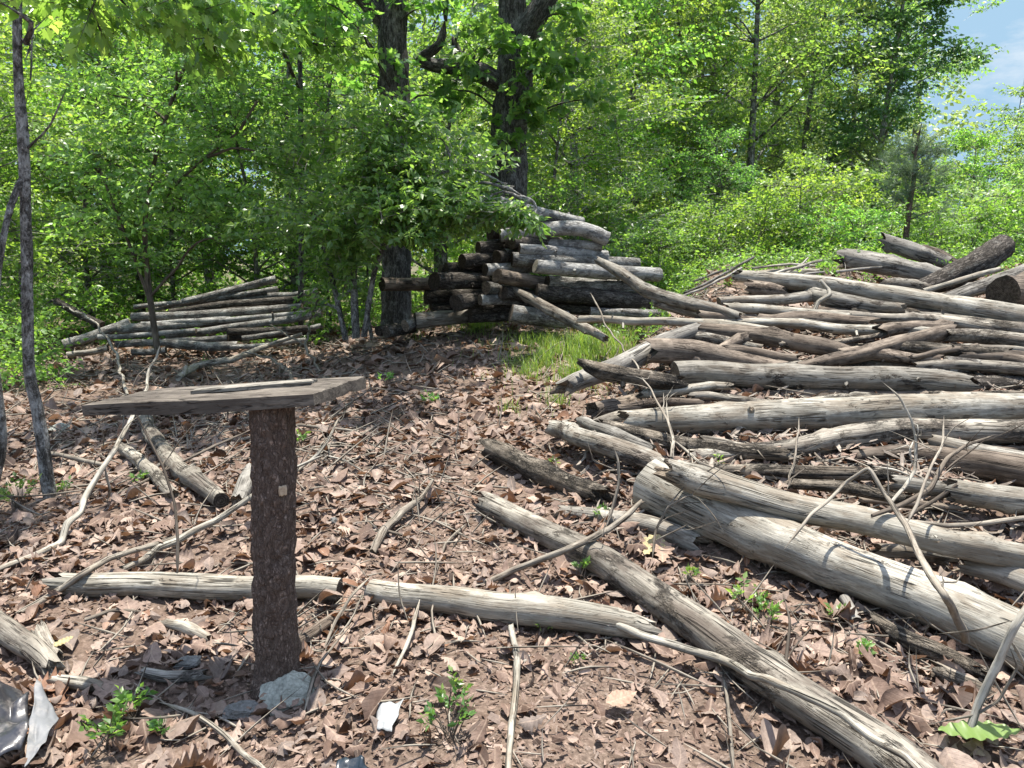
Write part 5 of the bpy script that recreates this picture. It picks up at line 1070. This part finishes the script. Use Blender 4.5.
po = root_at('post_table', (Pb[0], Pb[1], Pb[2]), 'bark covered wooden post with a weathered plank lying flat across its top', 'post table')
a = Acc(); rp = .0745
Pm = Pb + (Pt - Pb) * .5
tube(a, [Pb - [.004, 0, .12], Pb + [0, 0, .02], Pb + (Pt - Pb) * .12, Pm, Pt - [0, 0, .006]], [rp * 1.42, rp * 1.26, rp * 1.06, rp * .99, rp * 1.0], seg=110, step=.0085, lump=.05, ridge=.06, seed=5, bark=.13, crook=.006)
link('post', a.mesh('post', [M['bark_post'], M['end']], True, Pb), po)
A3 = atY(80, 405, YP + .05)[0]; B3 = atY(313, 392, YP - .11)[0]; C3 = atY(366, 376, YP + .24)[0]; D3 = A3 + (C3 - B3) * 1.02
D3[2] = A3[2] + (C3[2] - B3[2])
zt = Pt[2]
a = Acc(); plank(a, [A3, B3, C3, D3], .042, 120, 30, 3, rough=.0055)
tp = link('tabletop', a.mesh('tabletop', [M['plank']], False, Pb), po)
# set the plank down on the post
nb = np.cross(B3 - A3, D3 - A3); nb = nb / np.linalg.norm(nb); nb = nb if nb[2] > 0 else -nb
e1, e2 = nrm(B3 - A3), nrm(D3 - A3)
S0 = atY(201, 396, YP + .02)[0]; S1 = atY(291, 383, YP + .08)[0]
def onplank(f, g): return A3 + (B3 - A3) * f + (D3 - A3) * g + nb * .004
a = Acc(); plank(a, [onplank(.40, .30) + nb * .012, onplank(.86, .52) + nb * .012, onplank(.84, .72) + nb * .012, onplank(.36, .50) + nb * .012], .012, 60, 8, 8, rough=.002)
link('batten', a.mesh('batten', [M['plank_pale']], False, Pb), po)
# pale scar where the bark has come off the post
t = NT('bare_wood_scar'); v = t.n('ShaderNodeTexCoord').outputs['Object']; t.surf(t.ramp(t.noise(v, 70, 4), [(.35, (.30, .22, .15)), (.65, (.48, .38, .27))]), .8); M['scar'] = t.m
def scar(px, py, wpx, hpx):
    c, tk = atY(px, py, Pb[1] - rp * 1.0); w, h = wpx * tk / FPX, hpx * tk / FPX
    ax = c[0] - (Pb[0] + (Pt[0] - Pb[0]) * ((c[2] - Pb[2]) / (Pt[2] - Pb[2])))
    V, Fc = [], []
    n = 7
    for i in range(n):
        for j in range(n):
            x = ax + (i / (n - 1) - .5) * w * (1 - .3 * abs(j / (n - 1) - .5)) ; z = c[2] + (j / (n - 1) - .5) * h + .002 * math.sin(i * 2.1)
            V.append((c[0] - ax + x, Pb[1] + .01 - math.sqrt(max(0, (rp * 1.03) ** 2 - x * x)) - .008, z))
    for i in range(n - 1):
        for j in range(n - 1): Fc.append((i * n + j, (i + 1) * n + j, (i + 1) * n + j + 1, i * n + j + 1))
    me = mesh_np('bark_scar', np.array(V) - Pb, [(np.array(Fc), 0)], [M['scar']], True)
    o = link('bark_scar', me, po); sm = o.modifiers.new('thick', 'SOLIDIFY'); sm.thickness = .008; sm.offset = -1
scar(281, 493, 6.5, 10)

# ------------------------------------------------------------------ stones and scraps
def rock_mat(name, c1, c2):
    t = NT(name); v = t.n('ShaderNodeTexCoord').outputs['Object']; a_ = t.noise(v, 14, 8, .7); b_ = t.noise(t.mapv(v, (1, 1, 3)), 60, 6, .7)
    col = t.ramp(a_, [(.32, c1), (.62, c2)]); col = t.mix(t.ramp(b_, [(.45, 0.0), (.6, .5)]), col, mul(c1, .6))
    t.surf(col, .85, t.bump(t.math('ADD', a_, b_), .8, .012), .3); return t.m
M['stone'] = rock_mat('grey_green_stone', (.19, .20, .17), (.37, .385, .33)); M['stone_dark'] = rock_mat('dark_stone', (.09, .09, .085), (.22, .22, .205)); M['stone_tan'] = rock_mat('tan_stone', (.24, .165, .10), (.46, .33, .21))
def rock(label, px, py, rx, ry, rz, mat, seed, rz_=0.0, tilt=0.0, cat='stone', name='stone'):
    bm = bmesh.new(); bmesh.ops.create_icosphere(bm, subdivisions=5, radius=1)
    V = np.array([v.co for v in bm.verts]); F = np.array([[v.index for v in f.verts] for f in bm.faces]); bm.free()
    rng = np.random.RandomState(seed)
    for k in range(16):                                            # broken faces
        n_ = nrm(rng.normal(0, 1, 3) * [1, 1, .8]); dd = rng.uniform(.55, .9); q = V @ n_ - dd; V = V - np.clip(q, 0, None)[:, None] * n_ * .95
    V = V * (1 + .10 * fbm(V[:, 0] * 2.5, V[:, 1] * 2.5, V[:, 2] * 5, seed)[:, None]) * [rx, ry, rz]
    c, _ = onG(px, py); o = link(name, mesh_np(name, V, [(F, 0)], [M[mat]], False), None, (c[0], c[1], c[2] + rz * .25 + .015)); o.rotation_euler = (tilt, .1, rz_)
    return tag(o, label, cat)
rock('pale grey green slab of stone leaning at the foot of the bark post', 290, 700, .14, .11, .05, 'stone', 3, .6, .62)
rock('dark flat stone in the shade in front of the post', 246, 716, .075, .05, .025, 'stone_dark', 5, .3, .1)
rock('small dark stone left of the post among the leaves', 188, 668, .06, .04, .025, 'stone_dark', 9, 1.2)
rock('tiny tan stone in the sandy patch beside the long log', 503, 528, .022, .018, .016, 'stone_tan', 12)
rock('small blue grey stone between the post and the front log', 334, 524, .025, .02, .018, 'stone_dark', 14)
rock('pale blue green chip of stone by the slim tree foot', 58, 431, .06, .13, .035, 'stone', 15, -.5, .3)

def sheet_mat(name, c, rough, spec=.5, dirt=.3):
    t = NT(name); v = t.n('ShaderNodeTexCoord').outputs['Object']; n = t.noise(v, 18, 6, .7)
    t.surf(t.mix(t.math('MULTIPLY', t.ramp(n, [(.5, 0.0), (.68, 1.0)]), dirt), c, (.30, .27, .24)), t.math('ADD', rough, t.math('MULTIPLY', n, .2)), t.bump(t.noise(v, 9, 4), .35, .02), spec); return t.m
M['black_plastic'] = sheet_mat('black_plastic', (.018, .018, .022), .28, .6, .35); M['white_sheet'] = sheet_mat('white_sheet', (.22, .23, .23), .5, .4, .35); M['grey_sheet'] = sheet_mat('grey_white_sheet', (.13, .135, .14), .5, .4, .4)
M['blue_black'] = sheet_mat('blue_black_plastic', (.012, .02, .028), .25, .5, .15)
def sheet(name, poly, mat, amp, seed, lift=.015, label=None, cat=None, parent=None, freq=14.0, origin=None, n=26, th=.0015):
    """a crumpled sheet over the ground: four ground points and the rise of each"""
    Q = []
    for px, py, up in poly:
        c, _ = onG(px, py); Q.append(c + [0, 0, up])
    Q = np.array(Q); u = np.linspace(0, 1, n); U, W = np.meshgrid(u, u)
    X = Q[0] * ((1 - U) * (1 - W))[..., None] + Q[1] * (U * (1 - W))[..., None] + Q[2] * (U * W)[..., None] + Q[3] * ((1 - U) * W)[..., None]
    f = np.abs(vnoise(X[..., 0] * freq, X[..., 1] * freq, 0, seed)) * 1.6 - .5 + .4 * vnoise(X[..., 0] * freq * 2.5, X[..., 1] * freq * 2.5, 0, seed + 1)
    X[..., 2] += lift + .025 + amp * f
    X[..., 0] += .35 * amp * vnoise(U * 6, W * 6, 3, seed); X[..., 1] += .35 * amp * vnoise(U * 6, W * 6, 7, seed)
    i = np.arange(n - 1)[:, None] * n + np.arange(n - 1)[None, :]; q = np.stack([i, i + 1, i + n + 1, i + n], -1).reshape(-1, 4)
    o0 = Q[0] if origin is None else origin
    o = link(name, mesh_np(name, (X - o0).reshape(-1, 3), [(q, 0)], [M[mat]], True), parent, None if parent else tuple(o0))
    sm = o.modifiers.new('thick', 'SOLIDIFY'); sm.thickness = th
    return tag(o, label, cat), o0
s0, q0 = sheet('plastic_sheet', [(-40, 800, .02), (28, 778, .05), (34, 716, .03), (-40, 690, .06)], 'black_plastic', .035, 4, .03, 'crumpled black plastic sheet in the bottom left corner', 'plastic sheet', freq=9)
sheet('flap', [(26, 785, .02), (48, 765, .04), (62, 738, .03), (41, 716, .10)], 'grey_sheet', .012, 6, .02, None, None, s0, origin=q0)
s0['label'] = 'crumpled black plastic sheet with a pale turned over flap'
sheet('paper_scrap', [(376, 738, .0), (391, 741, .01), (404, 716, .03), (378, 720, .03)], 'white_sheet', .012, 9, .0, 'torn white scrap lying on the trodden leaves right of the post', 'scrap', n=14)
sheet('plastic_scrap', [(330, 800, .0), (372, 800, .0), (366, 776, .02), (338, 778, .02)], 'blue_black', .02, 12, .02, 'dark shiny plastic scrap at the bottom edge below the white scrap', 'scrap', freq=22, n=18)

# single leaves that stand out
def big_leaf(name, label, px, py, L, az, mat, W, tilt, lift=.03, serr=0.0, curl=.3):
    n = 41; k = np.linspace(0, len(W) - 1, n); wd = np.interp(k, np.arange(len(W)), W) * (1 + serr * (np.arange(n) % 4 / 3.0 - .5) * 2); y = np.linspace(0, 1, n)
    rows = [np.stack([f * wd, y + 0 * wd, .10 * np.abs(f * wd) + curl * (y - .5) ** 2 * .5 + .02 * np.sin(y * 40) * abs(f)], -1) for f in (-1, -.5, 0, .5, 1)]
    V = np.stack(rows, 1).reshape(-1, 3) * L; i = (np.arange(n - 1) * 5)[:, None] + np.arange(4)[None, :]
    F = np.stack([i, i + 1, i + 6, i + 5], -1).reshape(-1, 4)
    c, _ = onG(px, py); lcv = np.stack([V[:, 0] / L, V[:, 1] / L - .5, 0 * V[:, 0]], -1)
    o = link(name, mesh_np(name, V, [(F, 0)], [mat], True, {'lc': ('FLOAT_VECTOR', lcv), 'rnd': ('FLOAT', np.full(len(V), .8))}), None, (c[0], c[1], c[2] + lift + .025)); o.rotation_euler = (tilt, .15, az)
    return tag(o, label, 'leaf')
M['yellow_leaf'] = litter_mat('yellow_dead_leaf', [(.30, .24, .11), (.38, .32, .17)]); M['tan_leaf'] = litter_mat('tan_dead_leaf', [(.25, .17, .12), (.32, .22, .16)]); M['green_leaf'] = leafm('fresh_fallen_leaf', [(.10, .16, .035), (.13, .19, .05)], .3)
big_leaf('green_leaf', 'large green toothed leaf lying in the bottom right corner', 936, 752, .25, -1.66, M['green_leaf'], W_CHE * .72, .06, .05, .06, .1)
big_leaf('yellow_leaf', 'pale yellow dead leaf in front of the giant log end', 644, 566, .17, -.6, M['yellow_leaf'], W_OAK * .9, .3, .03)
big_leaf('tan_leaf', 'big tan dead leaf right beside the pale yellow one', 662, 574, .17, -.1, M['tan_leaf'], W_OAK * .95, .35, .03)
big_leaf('tan_leaf', 'flat pinkish dead leaf lying alone on the trodden ground', 606, 716, .12, -1.2, M['tan_leaf'], W_BEE, .15, .02)
big_leaf('yellow_leaf', 'curled yellow leaf lying near the log at the left edge', 52, 660, .09, -1.1, M['yellow_leaf'], W_CHE, .3, .03)

# ------------------------------------------------------------------ grass tufts and seedlings
A = Acc(); gr = np.random.RandomState(9)
def grass(px, py, rpx, n, h):
    c, t_ = onG(px, py); r = rpx * t_ / FPX * 1.15; n = int(n * .85); h = h * 1.45
    X = c[0] + gr.normal(0, r * .5, n); Y = c[1] + gr.normal(0, r * .7, n); keep = vnoise(X * 6, Y * 6, 0, 40) + .35 * gr.randn(n) > -.15; X, Y = X[keep], Y[keep]; n = len(X); Z = terr(X, Y) - .01
    a_ = gr.rand(n) * 6.28; L = h * gr.uniform(.5, 1.2, n); be = gr.uniform(.15, .7, n) * L; w_ = .0023 * gr.uniform(.7, 1.5, n)
    s = np.stack([-np.sin(a_), np.cos(a_), 0 * a_], -1) * w_[:, None]; d = np.stack([np.cos(a_), np.sin(a_), 0 * a_], -1)
    P = np.stack([X, Y, Z], -1); m1 = P + d * (be * .3)[:, None] + np.stack([0 * L, 0 * L, L * .6], -1); e = P + d * be[:, None] + np.stack([0 * L, 0 * L, L * .95], -1)
    V = np.stack([P - s, P + s, m1 + s * .8, m1 - s * .8, e], 1).reshape(-1, 3); b = (np.arange(n) * 5)[:, None]
    A.add(V, [(b + np.array([[0, 1, 2, 3]]), 0), (b + np.array([[3, 2, 4]]), 0)], rnd=np.repeat(np.clip(gr.normal(.5, .25, n), 0, 1), 5))
for q in ((553, 358, 30, 1500, .16), (575, 350, 30, 1100, .15), (540, 345, 26, 700, .14), (600, 342, 22, 500, .14), (484, 327, 20, 500, .13), (470, 331, 14, 240, .12), (556, 404, 12, 260, .11), (512, 412, 8, 110, .09), (620, 330, 20, 300, .14), (575, 380, 20, 500, .14), (540, 372, 26, 500, .12), (610, 352, 22, 500, .16), (560, 378, 62, 700, .08), (500, 345, 40, 300, .08), (650, 322, 22, 320, .15), (640, 335, 14, 160, .12), (590, 352, 34, 1500, .17), (565, 365, 26, 700, .15), (610, 340, 26, 600, .15), (530, 360, 24, 300, .12), (520, 375, 26, 130, .08), (415, 340, 12, 90, .1)): grass(*q)
tag(link('grass', A.mesh('grass', [G['grass']], False)), kind='stuff')
def seedling(label, px, py, h, n, leaf, mat='mid', seed=1, spread=.6, cat='seedling'):
    T, Cn = Acc(), Acc(); rng = np.random.RandomState(seed); c, _ = onG(px, py); c[2] += .015; h *= 1.25; leaf *= .82; n = int(n * 1.3)
    P0, P1 = [], []
    for k in range(n):
        a_ = rng.rand() * 6.28; r = h * spread * rng.uniform(.4, 1); z = h * rng.uniform(.45, 1.0)
        b = np.array([rng.normal(0, .01), rng.normal(0, .01), -.01]); e = np.array([math.cos(a_) * r, math.sin(a_) * r, z])
        tube(T, [b, (b + e) / 2 + [0, 0, .1 * h], e], [.0022, .0018, .001], seg=5, step=h / 4, seed=k, e0='taper', e1='taper')
        P0.append(e * .72); P1.append(e * 1.06 + [0, 0, -.004])
    leaves(Cn, np.array(P0), np.array(P1), 5, leaf, rng, flat=.85, droop=.1, ts=.1)
    o = root_at('seedling', tuple(c), label, cat, 'green seedlings in the leaf litter')
    link('stem', T.mesh('stem', [M['stick_dark']] * 2), o); link('foliage', Cn.mesh('foliage', [G[mat]], False), o)
for i, q in enumerate((
  ('bright green leafy seedling at left in front of the post', 132, 722, .09, 9, .042), ('larger green seedling beside the black plastic', 108, 752, .10, 11, .04), ('yellowish green seedling just left of the stones at the post', 167, 742, .06, 8, .03),
  ('green seedling right of the white scrap', 450, 742, .11, 12, .036), ('small seedling above the one by the white scrap', 452, 712, .08, 7, .032), ('bright seedling under the giant log, between it and the long log', 745, 612, .10, 9, .042),
  ('second seedling under the giant log', 768, 628, .09, 8, .04), ('tiny seedling by the grey splinter', 836, 622, .05, 5, .036), ('tiny seedling low before the crumbly log', 866, 662, .05, 5, .036), ('tiny seedling near the big tan leaf', 690, 582, .05, 5, .035),
  ('small seedling under the smooth grey branch', 602, 521, .06, 6, .035), ('small seedling by the front log fork', 545, 634, .05, 6, .03), ('small green plant under the middle branch', 580, 580, .06, 5, .035),
  ('leafy fern like plant at the foot of the slim tree', 20, 512, .16, 14, .05), ('small green plant right of the slim tree foot', 66, 498, .08, 6, .04), ('small green plant behind the plank right of the post', 302, 447, .08, 6, .045),
  ('small green plant in the shade beyond the plank end', 386, 386, .10, 7, .05), ('small green plant in the middle of the leaf floor', 430, 408, .09, 7, .05), ('small plant behind the plank left of the post', 238, 415, .10, 6, .05),
  ('small plant behind the hollow log', 140, 487, .08, 6, .035), ('small green plant left of the small log pile foot', 205, 372, .14, 8, .05), ('leafy sprout at the right end of the small log pile', 300, 352, .3, 12, .08),
  ('tiny yellow green sprout on the trodden strip', 578, 668, .035, 5, .022), ('tiny sprout by the rotten log', 553, 468, .05, 4, .03), ('leafy sprig behind the grey splinter of the heap', 716, 470, .06, 4, .03))):
    seedling(*q, seed=50 + i)
